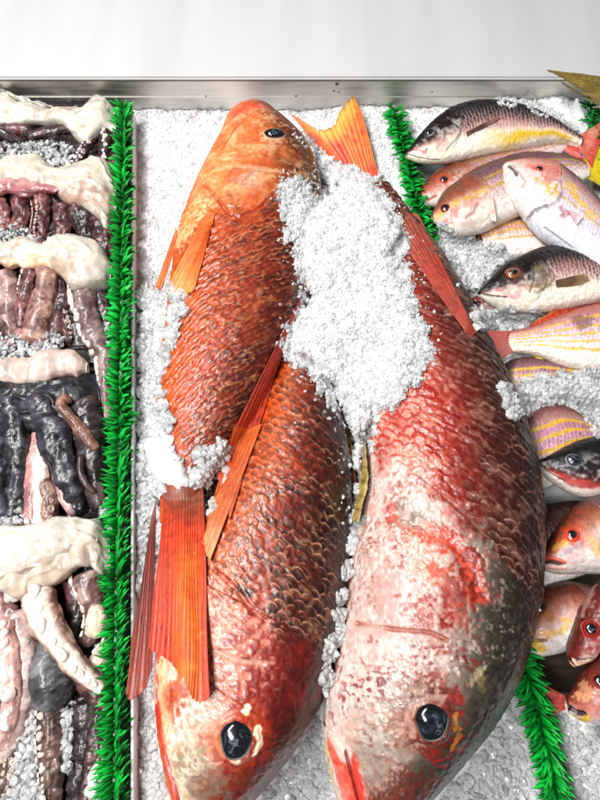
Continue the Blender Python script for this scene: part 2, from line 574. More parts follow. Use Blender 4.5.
# ---- big fish with its head at the top of the tray
st1 = T_([(250, 108, 240, 112), (265, 112, 230, 121), (284, 124, 219, 143), (305, 143, 205, 168), (319, 176, 193, 193), (322, 215, 181, 228),
          (317, 260, 173, 270), (305, 305, 168, 315), (291, 345, 162, 355), (273, 385, 157, 395), (251, 425, 159, 430),
          (224, 462, 163, 463), (206, 490, 161, 494), (201, 520, 160, 523)],
         [6, 22, 33, 38, 41, 42, 42, 40, 37, 33, 28, 20, 13, 7], [22, 26, 30, 32, 34, 36, 40, 44, 48, 50, 52, 52, 50, 49])


def col1(g):
    w, s = g['w'] + .12 * g['n0'] + .05 * g['n1'], g['s']
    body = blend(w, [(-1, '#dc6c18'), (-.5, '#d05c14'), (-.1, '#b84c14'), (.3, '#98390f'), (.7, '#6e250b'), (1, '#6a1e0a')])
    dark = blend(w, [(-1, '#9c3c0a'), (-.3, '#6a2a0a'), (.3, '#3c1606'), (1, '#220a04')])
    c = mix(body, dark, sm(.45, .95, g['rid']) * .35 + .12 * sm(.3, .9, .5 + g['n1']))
    c = mix(c, srgb('#efb58c'), sm(.86, .98, g['r']) * sm(-.2, .6, g['n1'] + .4 * g['n2']) * .5 * sm(-1, 0, w))  # pale scale rims, a highlight put into the colour
    c = mix(c, dark * .8, sm(.84, .56, g['r']) * (.5 + .25 * g['n1']))  # dark line behind each rim, pigment together with painted shade
    c = mix(c, srgb('#e0a070'), sm(.78, .98, g['wr']) * (.16 + .25 * g['n2']))  # wrinkle crests lightened, creases darkened below: highlight and shade painted in
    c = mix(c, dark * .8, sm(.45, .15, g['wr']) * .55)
    head = blend(w, [(-1, '#e88440'), (-.5, '#e29058'), (-.1, '#d67c46'), (.2, '#b8683a'), (.48, '#7c421e'), (.75, '#5a2c12'), (1, '#43200e')])
    head = mix(head, srgb('#f0c8a0'), sm(-.2, 1.0, g['n1'] + .7 * g['n2']) * .5)
    head = mix(head, srgb('#b0491e'), sm(-.1, 1.0, -g['n1'] + .6 * g['n2']) * .5)
    head = mix(head, srgb('#e4553c'), sm(.07, .0, s) * .85)
    return mix(head, c, g['body'])


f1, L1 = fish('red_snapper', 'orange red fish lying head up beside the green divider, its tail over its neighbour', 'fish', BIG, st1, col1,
              a=5.2, b=8.4, R=6.8, amp=1.0, gill=.385, seed=3, warp=.4, rough_head=.5, oper=1.5, punch=1.28, wrinkle=.75, marks=[
    dict(pts=[(284, 185), (262, 206), (240, 218), (229, 214), (218, 200), (205, 185)], w=2.8, depth=2.4, col='#a03c1a', k=.55),
    dict(pts=[(213, 172), (235, 166), (262, 170), (280, 172)], w=3.0, col='#f0cca8', k=.45, depth=-.4, rag=.9),
    dict(pts=[(250, 180)], w=17, col='#a48a86', col2='#d8b094', k=.7, rag=.6),
    dict(pts=[(222, 150), (236, 128), (250, 116)], w=2.2, depth=1.4, col='#b5481f', k=.5),
    dict(pts=[(236, 114), (248, 108), (262, 107)], w=8, col='#e0503c', k=.7, rag=.6),
    dict(pts=[(190, 215), (182, 240), (200, 205)], w=16, col='#f3c79a', col2='#ec9a5c', k=.75, rag=.6),
    dict(pts=[(272, 137)], w=14, col='#f0c8a0', k=.55, rag=.5),
    dict(pts=[(282, 150), (296, 160)], w=9, col='#d88e58', col2='#8a4a26', k=.6, rag=.6),
    dict(pts=[(307, 152), (316, 176)], w=12, col='#8a6238', col2='#5c2e16', k=.7, rag=.5)])
eye(f1, L1, 274, 135, 12.5, iris='#2a1a16', ring='#f0d8b8', pupil='#0a0a10', asp=.62, pr=.8, ang=.1)
fo = fin_cols('#e0752c', '#c65a20', '#e8904a', '#8f3512', .6)
fin('pectoral_fin', f1, [(207, 211), (214, 214), (213, 222)], [(166, 290), (180, 297), (194, 292)], [70, 74, 72], [42, 52, 58], rays=11, colf=fo, ridge=1.5, jag=3, seed=4, over=drape(L1))
fin('pelvic_fin', f1, [(176, 228), (180, 236)], [(154, 286), (160, 290)], [34, 34], [14, 16], rays=4, colf=fin_cols('#ea6f24', '#c9531b', '#e0672a', '#a03a12', .5), ridge=1.2, jag=1, seed=5, n=30)
fr = fin_cols('#c23a1c', '#a02a14', '#d8623a', '#5e140a', .75)
ft = fin_cols('#c43806', '#a02405', '#ac2a06', '#6a1404', .25)


def tail1(g):
    c = ft(g)
    c = mix(c, srgb('#e06c10'), sm(.9, .2, np.abs(g['u'] - .62) * 2.2) * sm(.2, .45, g['v']) * (.6 + .3 * g['n1']))
    c = mix(c, mix(srgb('#8a3a18'), srgb('#5a2210'), .5 + g['n2']), sm(.24, .06, g['v']))
    return mix(c, srgb('#e88a3c'), sm(.5, .9, g['n2'] + .3 * g['n1']) * sm(.6, .2, np.abs(g['u'] - .55)) * .5)


# ---- middle fish, head at the bottom
st2 = T_([(205, 846, 186, 838), (240, 815, 175, 806), (276, 775, 164, 762), (309, 728, 157, 712), (331, 678, 157, 660), (344, 625, 165, 610), (351, 570, 184, 560),
          (352, 515, 210, 510), (349, 465, 233, 465), (342, 420, 255, 415), (331, 380, 276, 370), (322, 340, 288, 335), (324, 312, 300, 308)],
         [8, 30, 43, 50, 54, 56, 56, 54, 49, 42, 33, 22, 14], [34, 36, 38, 40, 40, 40, 38, 37, 34, 30, 26, 20, 16])


def col2(g):
    w, s = g['w'] + .12 * g['n0'] + .06 * g['n1'], g['s']
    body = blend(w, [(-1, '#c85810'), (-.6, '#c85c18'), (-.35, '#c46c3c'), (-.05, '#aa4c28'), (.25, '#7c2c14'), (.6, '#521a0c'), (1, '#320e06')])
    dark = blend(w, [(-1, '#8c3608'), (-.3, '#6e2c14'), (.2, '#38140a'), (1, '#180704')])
    c = mix(body, dark, .3 * sm(.45, .95, g['rid']) + .12 * sm(.3, .9, .5 + g['n1']))
    c = mix(c, srgb('#e0b49c'), sm(.86, .98, g['r']) * sm(-.2, .6, g['n1'] + .4 * g['n2']) * .55 * sm(-1.1, -.2, w))  # thin rim highlight painted on the scales
    c = mix(c, dark * .75, sm(.84, .56, g['r']) * (.6 + .25 * g['n1']))  # pigment and painted shade just behind the scale rims
    c = mix(c, srgb('#d8a888'), sm(.8, .98, g['wr']) * (.16 + .25 * g['n2']))  # painted highlight on wrinkle crests, painted shade in the creases next
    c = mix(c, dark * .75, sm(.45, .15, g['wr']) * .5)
    head = blend(w, [(-1, '#d8501a'), (-.75, '#e8a060'), (-.4, '#e4a884'), (-.1, '#c8643c'), (.15, '#a03a1e'), (.45, '#701c0e'), (.75, '#4c1008'), (1, '#300a06')])
    head = mix(head, srgb('#e8d8cc'), sm(-.3, .8, g['n1'] + .9 * g['n2']) * sm(.2, -.3, w) * .75)
    head = mix(head, srgb('#8e2414'), sm(-.3, 1.0, -g['n1'] + .9 * g['n2']) * .6)
    k, id2 = net(g, ((230, 600, 26), (245, 628, 28), (222, 650, 26), (252, 668, 26), (214, 622, 22), (225, 690, 22), (200, 760, 22)), 5.0, 78)
    head = mix(head, mix(srgb('#a02a18'), srgb('#701c10'), id2), k * .75)
    return mix(head, c, g['body'])


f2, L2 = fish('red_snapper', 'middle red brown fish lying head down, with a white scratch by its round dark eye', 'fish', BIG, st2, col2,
              a=6.4, b=10, R=8.2, amp=.95, gill=.35, seed=12, warp=.36, rough_head=.5, wbend=.0, wlin=.06, oper=2.6, punch=1.3, wrinkle=.5, marks=[
    dict(pts=[(215, 570), (237, 590), (252, 610), (266, 621)], w=3, depth=1.6, col='#a8341c', k=.6, rag=.7),
    dict(pts=[(212, 600), (228, 632), (240, 610), (222, 650)], w=28, col='#dca08c', col2='#a83c26', k=.6, rag=.9),
    dict(pts=[(210, 648), (235, 660), (262, 664)], w=3, depth=1.6, col='#e8c0b0', k=.5),
    dict(pts=[(240, 588), (248, 594)], w=4, col='#2a120c', k=.8, rag=.2),
    dict(pts=[(163, 665), (165, 700), (166, 735)], w=8, col='#f0d8b8', col2='#e4b080', k=.85, rag=.35),
    dict(pts=[(180, 690), (190, 705), (175, 700)], w=16, col='#d05a2c', col2='#a83a1c', k=.75, rag=.6),
    dict(pts=[(192, 730), (205, 715), (212, 735), (186, 748)], w=20, col='#ece4dc', col2='#d8a890', k=.85, rag=.5),
    dict(pts=[(190, 770), (205, 780), (200, 762)], w=22, col='#d4cbb8', col2='#a39a80', k=.85, rag=.5),
    dict(pts=[(215, 790), (238, 780), (230, 800)], w=18, col='#5a2414', col2='#8a3a20', k=.7, rag=.6),
    dict(pts=[(158, 715), (165, 760), (174, 795)], w=8, col='#d8361c', k=.8, rag=.3),
    dict(pts=[(163, 752), (174, 785), (184, 812)], w=2.5, depth=2.4, col='#5a120a', k=.6),
    dict(pts=[(236, 738)], w=27, col='#b23a1c', col2='#d87a4c', k=.75, rag=.5),
    dict(pts=[(257, 728), (259, 742), (255, 752)], w=2.3, col='#f4e4cc', k=.95, rag=.8, depth=-.9, core=.7),
    dict(pts=[(249, 707), (246, 711)], w=2.4, col='#f4e0c8', k=.95, rag=.8, depth=-.7, core=.7),
    dict(pts=[(234, 757), (238, 760)], w=3, col='#f4dcc4', k=.8, rag=.5),
    dict(pts=[(217, 737), (223, 722), (236, 716), (249, 721), (254, 737), (248, 755), (236, 761), (223, 755), (217, 737)], w=4, depth=-2.0)])
eye(f2, L2, 236, 738, 12.2, iris='#1c2530', ring='#d8a850', pupil='#070b12', asp=1.14, pr=.83, h=.45)
fin('dorsal_fin', f2, [(331, 380), (342, 420), (349, 465), (352, 515), (351, 560)], [(331, 382), (346, 420), (355, 465), (358, 512), (353, 562)], [28, 32, 36], [30, 34, 36],
    rays=16, colf=fin_cols('#b06a2c', '#8a4a1c', '#c98a44', '#4a1c0c', .6), ridge=1.2, jag=2, seed=21, n=130, m=16)

fr = fin_cols('#b83414', '#8e2410', '#c8502c', '#4a1008', .6)
fin('dorsal_fin', f1, [(303, 292), (300, 300), (296, 310)], [(214, 470), (222, 492), (230, 520)], [50, 50, 50], [60, 62, 62], rays=7, colf=fr, ridge=1.5, jag=2, seed=6, n=60, m=150, over=drape(L1, L2), over_lift=3.5)
fin('anal_fin', f1, [(234, 425), (246, 428), (262, 424)], [(208, 520), (205, 556), (210, 560)], [60, 60, 60], [60, 60, 60], rays=7, colf=fin_cols('#c8602c', '#b84c1c', '#d88858', '#6a200c', .6), ridge=1.4, jag=2, seed=16, n=60, m=110, over=drape(L1, L2), over_lift=5)
fin('tail_fin', f1, [(165, 480), (176, 485), (190, 487), (203, 482)], [(150, 648), (166, 662), (186, 684), (200, 705), (209, 700)], [56, 60, 60, 60], [86, 96, 103, 106, 104], rays=15, over_lift=5.5,
    colf=tail1, wav=2.5, stk=.25, bulge=12, ridge=.8, jag=5, seed=8, n=130, m=150, thick=1.6, fold=2.0, over=drape(L2, L1))
fin('tail_fin', f1, [(156, 500), (151, 520), (150, 535)], [(152, 668), (140, 696), (133, 700), (132, 640)], [50, 48, 46], [42, 38, 34], rays=8,
    colf=fin_cols('#7a2412', '#5a180c', '#8a2a14', '#3a0e06', .5), ridge=1.4, jag=4, seed=9, n=60, m=100, thick=1.5)

# ---- right fish, the largest, head at the bottom
st3 = T_([(390, 860, 352, 842), (417, 815, 336, 795), (457, 768, 323, 738), (496, 718, 327, 690), (521, 665, 337, 645), (534, 605, 344, 600), (539, 545, 351, 552), (536, 490, 358, 500),
          (526, 440, 364, 450), (508, 390, 366, 400), (485, 340, 366, 350), (461, 292, 364, 300), (433, 246, 362, 255), (406, 210, 360, 217), (389, 186, 362, 192)],
         [10, 32, 46, 55, 61, 64, 64, 62, 58, 51, 43, 34, 25, 17, 10], [40, 42, 44, 46, 46, 46, 46, 45, 44, 42, 39, 35, 30, 25, 22])


def col3(g):
    w, s = g['w'] + .10 * g['n0'] + .08 * g['n1'], g['s']
    tl = sm(.55, .95, s)
    body = blend(w + .1 * tl, [(-1, '#e0b4a8'), (-.5, '#d49a8a'), (-.2, '#b8604a'), (.1, '#8a4636'), (.4, '#603024'), (.7, '#44201a'), (1, '#28100c')])  # naturally dark back, deepened to carry the right flank's shade
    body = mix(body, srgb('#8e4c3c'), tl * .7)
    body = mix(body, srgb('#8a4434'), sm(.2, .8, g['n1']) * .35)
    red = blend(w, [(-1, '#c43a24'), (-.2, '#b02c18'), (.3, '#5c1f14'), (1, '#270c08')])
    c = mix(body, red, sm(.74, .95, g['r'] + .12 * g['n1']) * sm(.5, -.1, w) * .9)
    c = mix(c, srgb('#d8b8a4'), sm(.86, .98, g['r']) * sm(-.1, .4, w) * sm(-.2, .6, g['n1'] + .4 * g['n2']) * .5)  # rim highlight of the back scales, put into the colour
    c = mix(c, red * .8, sm(.84, .56, g['r']) * sm(-.5, .1, w) * .85)  # darker behind the rims, red pigment plus painted shade
    c = mix(c, red, .3 * sm(.4, .95, g['rid']))
    c = mix(c, srgb('#d0a898'), sm(.75, .98, g['wr']) * (.22 + .25 * g['n2']))  # pale strokes paint highlights on wrinkles, the next line shades the creases
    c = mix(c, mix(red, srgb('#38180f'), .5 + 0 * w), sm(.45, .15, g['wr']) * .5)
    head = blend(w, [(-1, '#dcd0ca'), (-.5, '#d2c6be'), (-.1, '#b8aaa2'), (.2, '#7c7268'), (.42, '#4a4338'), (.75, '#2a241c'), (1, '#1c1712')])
    head = mix(head, srgb('#d8aca4'), sm(-.3, 1.0, g['n1'] + .5 * g['n2']) * sm(.3, -.2, w) * .7)
    head = mix(head, srgb('#a8432f'), sm(.4, 1.2, -g['n1'] + 1.0 * g['n2']) * sm(.4, .0, w) * .65)
    head = mix(head, srgb('#7a7264'), sm(-.1, .9, g['n2'] + .5 * g['n1']) * sm(.1, .6, w) * .4)
    k, id2 = net(g, ((428, 615, 24), (378, 590, 22), (425, 655, 30), (455, 590, 26), (392, 690, 34), (360, 690, 22), (372, 740, 26), (370, 540, 24), (404, 552, 22), (466, 652, 18)), 5.4, 77)
    g['net'] = k
    head = mix(head, mix(srgb('#a82a1a'), srgb('#7c2018'), id2), g['net'] * .8)
    return mix(head, c, g['body'])


rosette = []
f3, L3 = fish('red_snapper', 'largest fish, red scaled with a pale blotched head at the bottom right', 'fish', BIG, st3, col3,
              a=7.4, b=11.6, R=9.4, amp=1.15, gill=.375, seed=25, warp=.33, rough_head=.5, wbend=.0, wlin=.13, oper=2.6, punch=1.42, wrinkle=.8, marks=[
    dict(pts=[(365, 520), (350, 580), (390, 560), (380, 600), (420, 600)], w=45, col='#d8cac2', col2='#c8a098', k=.65, rag=.9, flat=.3),
    dict(pts=[(396, 514), (425, 530), (455, 545), (470, 570), (478, 595)], w=9, depth=3.2, col='#b02a16', col2='#d8664a', k=.85, rag=.9, flat=.3),
    dict(pts=[(404, 508), (420, 522), (408, 518)], w=9, col='#c9c4bc', col2='#8c8880', k=.8, rag=.5),
    dict(pts=[(452, 575), (462, 600), (448, 612)], w=17, col='#7c1e12', col2='#c05a40', k=.75, rag=1.3),
    dict(pts=[(420, 545), (436, 560), (428, 572)], w=14, col='#d86848', col2='#e8c8b8', k=.7, rag=.9),
    dict(pts=[(385, 592), (412, 590), (405, 615), (396, 606)], w=15, col='#c49c98', col2='#d4b4ae', k=.85, rag=.35, flat=.6),
    dict(pts=[(420, 606), (436, 616), (428, 625)], w=13, col='#a02c20', col2='#e0b8b0', k=.85, rag=1.0),
    dict(pts=[(357, 627), (390, 632), (432, 636)], w=6, col='#cfb0aa', k=.8, rag=.4, flat=.6),
    dict(pts=[(356, 623), (392, 629), (430, 632), (446, 640)], w=2.4, depth=2.4, col='#a85848', k=.6),
    dict(pts=[(430, 712), (412, 712), (418, 690), (445, 700), (436, 745), (412, 735), (448, 745)], w=13, col='#a02c18', col2='#6e2416', k=.85, rag=.9),
    dict(pts=[(398, 722), (408, 728)], w=10, col='#b84a34', k=.7, rag=.8),
    dict(pts=[(370, 765), (395, 772), (380, 790), (400, 790)], w=15, col='#6a4038', col2='#a88478', k=.75, rag=.9),
    dict(pts=[(405, 780), (420, 795), (392, 805)], w=16, col='#8a3a26', col2='#5a3024', k=.7, rag=.7),
    dict(pts=[(392, 720), (382, 745), (360, 745), (400, 700)], w=22, col='#c0b6aa', col2='#9c9082', k=.6, rag=.9),
    dict(pts=[(455, 716), (457, 735), (450, 750)], w=2, col='#c89a48', k=.6, rag=1.2),
    dict(pts=[(478, 675), (482, 690), (480, 684)], w=4, col='#a09468', k=.5, rag=1.2),
    dict(pts=[(323, 720), (334, 735), (346, 752), (356, 780), (366, 812)], w=2.4, depth=2.8, col='#3a1410', k=.8, rag=.15),
    dict(pts=[(348, 760), (356, 790), (366, 830)], w=9, col='#e0503c', col2='#d03c28', k=.95, rag=.25, flat=.7),
    dict(pts=[(332, 745), (342, 775), (352, 810)], w=9, col='#e05840', col2='#e8806a', k=.9, rag=.25, flat=.7),
    dict(pts=[(328, 725), (338, 742), (344, 752)], w=8, col='#e4d0c8', k=.9, rag=.25),
    dict(pts=[(326, 748), (331, 775), (337, 800)], w=4, col='#e8d878', k=.8, rag=.4),
    dict(pts=[(345, 752), (354, 785), (362, 815)], w=1.8, depth=2.0, col='#7a1c14', k=.8, rag=.1),
    dict(pts=[(411, 720), (416, 707), (430, 701), (445, 708), (449, 721), (444, 736), (431, 742), (417, 736), (411, 720)], w=4, depth=-2.2)] + rosette)
eye(f3, L3, 431, 721, 12.6, iris='#15181f', ring='#a84428', pupil='#05070c', asp=1.08, pr=.86, h=.5)
fin('dorsal_fin', f3, [(470, 338), (473, 335), (476, 332)], [(404, 246), (403, 228), (407, 213), (419, 214)], [40, 40, 40], [34, 38, 40, 38], rays=8, over=drape(L3), over_lift=2.5,
    colf=fin_cols('#b03c28', '#8c2c1c', '#a85040', '#4e140c', .6), ridge=1.6, jag=4, seed=31, n=60, m=110)
fin('dorsal_fin', f3, [(433, 246), (461, 292), (485, 340), (508, 390), (526, 440), (536, 490)], [(437, 245), (467, 291), (491, 339), (513, 389), (530, 440), (538, 490)], [30, 39, 45], [32, 41, 46],
    rays=26, colf=fin_cols('#d0532e', '#a83c20', '#d8744c', '#6a1c10', .5), ridge=1.0, jag=1.5, seed=32, n=170, m=12)


def tail3(g):
    c = mix(srgb('#d8431f'), srgb('#e8742a'), .5 + g['n1'])
    c = mix(c, srgb('#b52a14'), sm(.5, .1, g['rr']) * .6 + sm(.15, .4, np.abs(g['u'] - .5)) * 0)
    c = mix(c, srgb('#a81c10'), sm(.16, .04, np.abs(g['u'] - .42)) * .7)
    c = mix(c, srgb('#e8b040'), sm(.72, .95, g['v']) * sm(.55, .1, np.abs(g['u'] - .5)) * .8)
    c = mix(c, srgb('#4a2c14'), sm(.95, 1, g['v']) * .5)
    return c


fin('tail_fin', f3, [(352, 184), (366, 196), (381, 185)], [(291, 113), (305, 121), (320, 129), (332, 126), (343, 106), (352, 96), (361, 108)], [2, 4, 3], [14, 14, 14, 16, 22, 26, 22],
    rays=15, colf=tail3, ridge=1.6, jag=3, seed=33, n=120, m=90, thick=1.5)
fin('anal_fin', f3, [(364, 440), (360, 480), (352, 520)], [(366, 440), (368, 482), (358, 522)], [60, 66, 66], [74, 82, 84], rays=6, colf=fin_cols('#b89050', '#8a7a34', '#d8c890', '#5a3a1c', .5),
    ridge=1, jag=1, seed=34, n=60, m=16)
# ------------------------------------------------------------------ small fish in the right tray
SM = 'small fish heaped in the right tray'


def yellow_stripes(c, g, ks, wd=.05, col='#d8ae1c', k=.85):
    for w0 in ks:
        d = np.abs(g['w'] - w0 - .03 * g['n1'])
        c = mix(c, srgb(col), sm(wd, wd * .3, d + .03 * g['n2']) * k * g['body'])
    return c


def silver(stops, head, spot='#6a3a44', spotk=.6, stripes=(), scol='#d8ae1c', hred=.5, rimc='#f2e6e2', swd=.05):
    def f(g):
        w = g['w'] + .05 * g['n0'] + .04 * g['n1']
        c = blend(w, stops)
        sp = sm(.97, .55, g['r']) * spotk * sm(-.75, -.1, w) * (.6 + .5 * g['n1'])
        c = mix(c, srgb(spot), sp)
        c = mix(c, srgb(rimc), sm(.8, .97, g['r']) * .35 * sm(.6, .0, w))
        c = yellow_stripes(c, g, stripes, swd, scol)
        h = blend(w, head)
        h = mix(h, srgb('#b8452c'), sm(-.4, .9, g['n1'] + .8 * g['n2']) * hred)
        h = mix(h, srgb('#dcd4ce'), sm(-.4, .9, -g['n1'] + .9 * g['n2']) * .5 * sm(.5, -.2, w))
        return mix(h, c, g['body'])
    return f


dk_body = [(-1, '#eee6d8'), (-.62, '#ece2d2'), (-.42, '#d0a8a0'), (-.15, '#94686a'), (.1, '#4a3a3a'), (.35, '#1c1a1b'), (1, '#0b0b0d')]
dk_head = [(-1, '#f0ead8'), (-.55, '#e8dcc8'), (-.38, '#b08a80'), (-.2, '#3c2e2a'), (.1, '#141213'), (1, '#080808')]
kw = dict(a=4.0, b=4.6, R=5.0, amp=.75, punch=1.12, rough_head=.25, res=1.5, warp=.1, tiltk=.2, wrinkle=.1, mat=M['small'], shear=.15, oper=1.7, gsoft=.01, wbend=.1)
EY = dict(iris='#7a2418', ring='#b85a3c', pupil='#060608', pr=.62)


def dark_A(g):
    c = silver(dk_body, dk_head, '#2c181c', .85, hred=.03)(g)
    y = sm(.38, .66, g['s']) * sm(.30, .02, np.abs(g['w'] + .86 - .12 * g['s'] + .1 * g['n1'])) * sm(1.0, .9, g['s'])
    c = mix(c, srgb('#e0b81c'), y * .95)
    return c


fa, LA = fish('snapper', 'dark backed fish with a yellow belly patch, topmost of the right tray', 'fish', SM,
     T_([(405, 154, 407, 157), (418, 138, 420, 161), (434, 121, 440, 162), (452, 110, 460, 159), (476, 104, 480, 155), (502, 105, 503, 151), (530, 112, 528, 147), (553, 123, 552, 142), (570, 134, 568, 142), (581, 138, 580, 146)],
        [3, 11, 15, 17, 18, 18, 16, 12, 8, 5], [36, 36, 36, 36]), dark_A, gill=.33, seed=41, marks=[
    dict(pts=[(447, 119), (462, 130), (458, 138), (447, 150)], w=2.2, depth=1.5, col='#171516', k=.35),
    dict(pts=[(445, 128), (445, 140), (438, 147)], w=2, depth=1, col='#3a2c2c', k=.35),
    dict(pts=[(415, 149), (426, 153), (427, 150)], w=2.4, depth=.8, col='#c8706c', k=.8),
    dict(pts=[(407, 154), (420, 158), (440, 160)], w=1.4, depth=1.0, col='#6a5a50', k=.6),
    dict(pts=[(437, 148), (445, 144)], w=5, col='#d89a94', k=.6, rag=.7)], **kw)
eye(fa, LA, 429, 132, 5, iris='#1a1a1c', ring='#3a3634', pupil='#050506', pr=.7)
fin('pectoral_fin', fa, [(466, 132), (467, 134), (467, 136)], [(498, 116), (501, 117), (496, 121)], [53, 52], [54, 53], rays=5, colf=fin_cols('#6a4a42', '#4c3430', '#8a665c', '#3a2624', .4), thick=.4, over_lift=1.6, over=drape(LA), ridge=.6, jag=1, n=24, m=30)
pk = fin_cols('#d88a7c', '#c8604c', '#c84038', '#8a3a30', .5)
fin('tail_fin', fa, [(575, 138), (579, 142), (578, 146)], [(612, 115), (602, 138), (592, 168)], [36, 36, 36], [40, 36, 34], rays=12, colf=pk, ridge=.8, jag=2, n=50, m=40)

pinkb = [(-1, '#d8ceca'), (-.4, '#e4caca'), (.1, '#b88a8e'), (.5, '#80584a'), (1, '#5a3a28')]
pinkh = [(-1, '#d8ccc4'), (-.35, '#cca094'), (.05, '#a46a54'), (.45, '#7c4630'), (1, '#48261a')]
fb, LB = fish('snapper', 'orange faced fish squeezed between the dark topmost fish and a yellow striped one', 'fish', SM,
     T_([(419, 190, 423, 205), (430, 178, 440, 206), (446, 167, 470, 202), (465, 160, 500, 190), (500, 152, 530, 175), (535, 143, 555, 160), (560, 141, 566, 150)], [5, 11, 14, 15, 13, 9, 5], [20, 20, 22, 26]),
     silver(pinkb, pinkh, '#8a4a50', .5, (.35, .05, -.25), '#a88a28', .35), gill=.36, seed=42, marks=[
    dict(pts=[(420, 197), (428, 200), (436, 196)], w=1.8, depth=1.2, col='#a83c30', k=.7),
    dict(pts=[(444, 180)], w=9, col='#c8452c', k=.7, rag=.5)], **kw)
eye(fb, LB, 444, 180, 5, **{**EY, 'pupil': '#0c141c'})
fin('tail_fin', fb, [(556, 141), (561, 146), (563, 150)], [(592, 142), (580, 150), (586, 162)], [27, 27, 27], [34, 33, 32], rays=9, colf=fin_cols('#d8584c', '#c23830', '#b82c2c', '#8a2020', .5), ridge=.7, jag=2, n=40, m=36)

ylb = [(-1, '#dcd6d0'), (-.45, '#dacec8'), (-.2, '#d4b4b8'), (.2, '#a07880'), (.55, '#74545c'), (1, '#54442a')]
fc, LC = fish('snapper', 'yellow striped fish with a pink cheek and a white belly on the ice', 'fish', SM,
     T_([(432, 213, 433, 221), (440, 197, 450, 232), (455, 183, 476, 233), (476, 170, 502, 223), (502, 160, 522, 214), (530, 154, 556, 198), (560, 156, 577, 184), (583, 162, 588, 178)], [4, 13, 17, 18, 17, 13, 9, 6], [26, 27, 30, 32]),
     silver(ylb, [(-1, '#dcd6cc'), (-.4, '#dacac0'), (-.05, '#c89088'), (.25, '#8e5c48'), (.6, '#6e4a38'), (1, '#5e4620')], '#6a3c48', .6, (.30, -.06), '#b0941c', .3, swd=.07), gill=.34, seed=43, marks=[
    dict(pts=[(453, 204), (470, 197), (486, 190)], w=4, col='#c8a41c', k=.6, rag=1.1),
    dict(pts=[(447, 220), (456, 212), (452, 216)], w=5, col='#cc4a38', k=.6, rag=1.1),
    dict(pts=[(478, 203), (474, 212), (466, 218)], w=1.8, depth=1.1, col='#b06a6c', k=.6),
    dict(pts=[(434, 217), (442, 213)], w=4, col='#d8a828', k=.6, rag=1.1)], **kw)
eye(fc, LC, 445, 208, 5.4, **EY)
yf = fin_cols('#d8c020', '#c0a418', '#e0d040', '#a08a14', .4)
fin('tail_fin', fc, [(582, 161), (587, 170), (588, 178)], [(622, 128), (606, 165), (625, 200)], [33, 33, 33], [34, 32, 30], rays=12, colf=yf, ridge=.7, jag=2, n=44, m=40)
fin('pectoral_fin', fc, [(491, 191), (493, 196)], [(489, 218), (496, 222)], [50, 50], [48, 46], rays=4, over=drape(LC), colf=fin_cols('#e8c8bc', '#dcb0a4', '#f0dcd4', '#b88878', .3), ridge=.7, jag=1, n=20, m=24)

whb = [(-1, '#d6d8de'), (-.3, '#d4d2da'), (.1, '#ccb8c2'), (.45, '#b08c92'), (.7, '#6c5654'), (1, '#3c3434')]
fe, LE = fish('snapper', 'faint yellow banded fish lying half under ice above the dark headed fish', 'fish', SM,
     T_([(478, 234, 484, 248), (498, 225, 500, 256), (524, 221, 530, 256), (548, 228, 555, 251), (566, 240, 568, 248)], [4, 10, 12, 10, 5], [14, 14]),
     silver([(-1, '#f0e8e0'), (-.2, '#e8d4cc'), (.3, '#d0a898'), (1, '#a8805c')], pinkh, '#8a5450', .5, (.5, .15, -.25), '#c89a3c', .4, swd=.08), gill=.05, seed=44, **kw)

fd, LD = fish('snapper', 'white and pink fish with an open mouth pointing up, lying over the yellow striped fish', 'fish', SM,
     T_([(507, 163, 502, 168), (521, 162, 504, 186), (538, 163, 514, 203), (554, 166, 526, 218), (569, 176, 540, 234), (586, 192, 562, 248), (604, 212, 585, 263), (628, 238, 612, 282)], [4, 13, 18, 20, 21, 21, 20, 18], [44, 46, 46, 44]),
     silver(whb, [(-1, '#dcd8d4'), (-.4, '#dad2ce'), (0, '#d8c0ba'), (.45, '#cc9488'), (.8, '#b8604a'), (1, '#8a5a40')], '#b87c90', .6, (.35, .1, -.15), '#c8a050', .12, '#e4e4ea'), gill=.40, seed=45, marks=[
    dict(pts=[(562, 182), (564, 192), (558, 202), (548, 207)], w=2.4, depth=2.2, col='#8a6a6c', k=.35),
    dict(pts=[(546, 206), (536, 210), (528, 218)], w=2.4, depth=3, col='#4a3a3e', k=.6, rag=.8),
    dict(pts=[(508, 166), (514, 170), (517, 175)], w=1.8, depth=3, col='#241414', k=.75, rag=.5),
    dict(pts=[(513, 165), (520, 174), (526, 182), (523, 187)], w=1.4, depth=.9, col='#b88a80', k=.7),
    dict(pts=[(539, 169), (551, 172), (547, 180)], w=8, col='#c85a46', k=.6, rag=1.0),
    dict(pts=[(529, 166), (534, 168)], w=4, col='#d86450', k=.6, rag=.6),
    dict(pts=[(535, 179), (543, 184), (553, 190)], w=2.4, col='#e8b838', k=.6, rag=1.1),
    dict(pts=[(548, 192), (556, 198), (556, 186)], w=2.6, col='#e0b040', k=.6, rag=1.1),
    dict(pts=[(570, 186), (575, 198), (583, 206)], w=4, col='#e8b83c', k=.6, rag=1.1),
    dict(pts=[(584, 216), (590, 212), (596, 218)], w=3.4, col='#e8b83c', k=.6, rag=1.1),
    dict(pts=[(562, 208), (566, 213), (563, 216)], w=4, depth=1.6, col='#b0808c', k=.7),
    dict(pts=[(545, 228), (558, 238), (570, 247)], w=2, depth=1.6, col='#4a4a52', k=.35)], **kw)
eye(fd, LD, 539.5, 169.5, 4.4, **{**EY, 'ring': '#d84a34', 'iris': '#a8301c'})
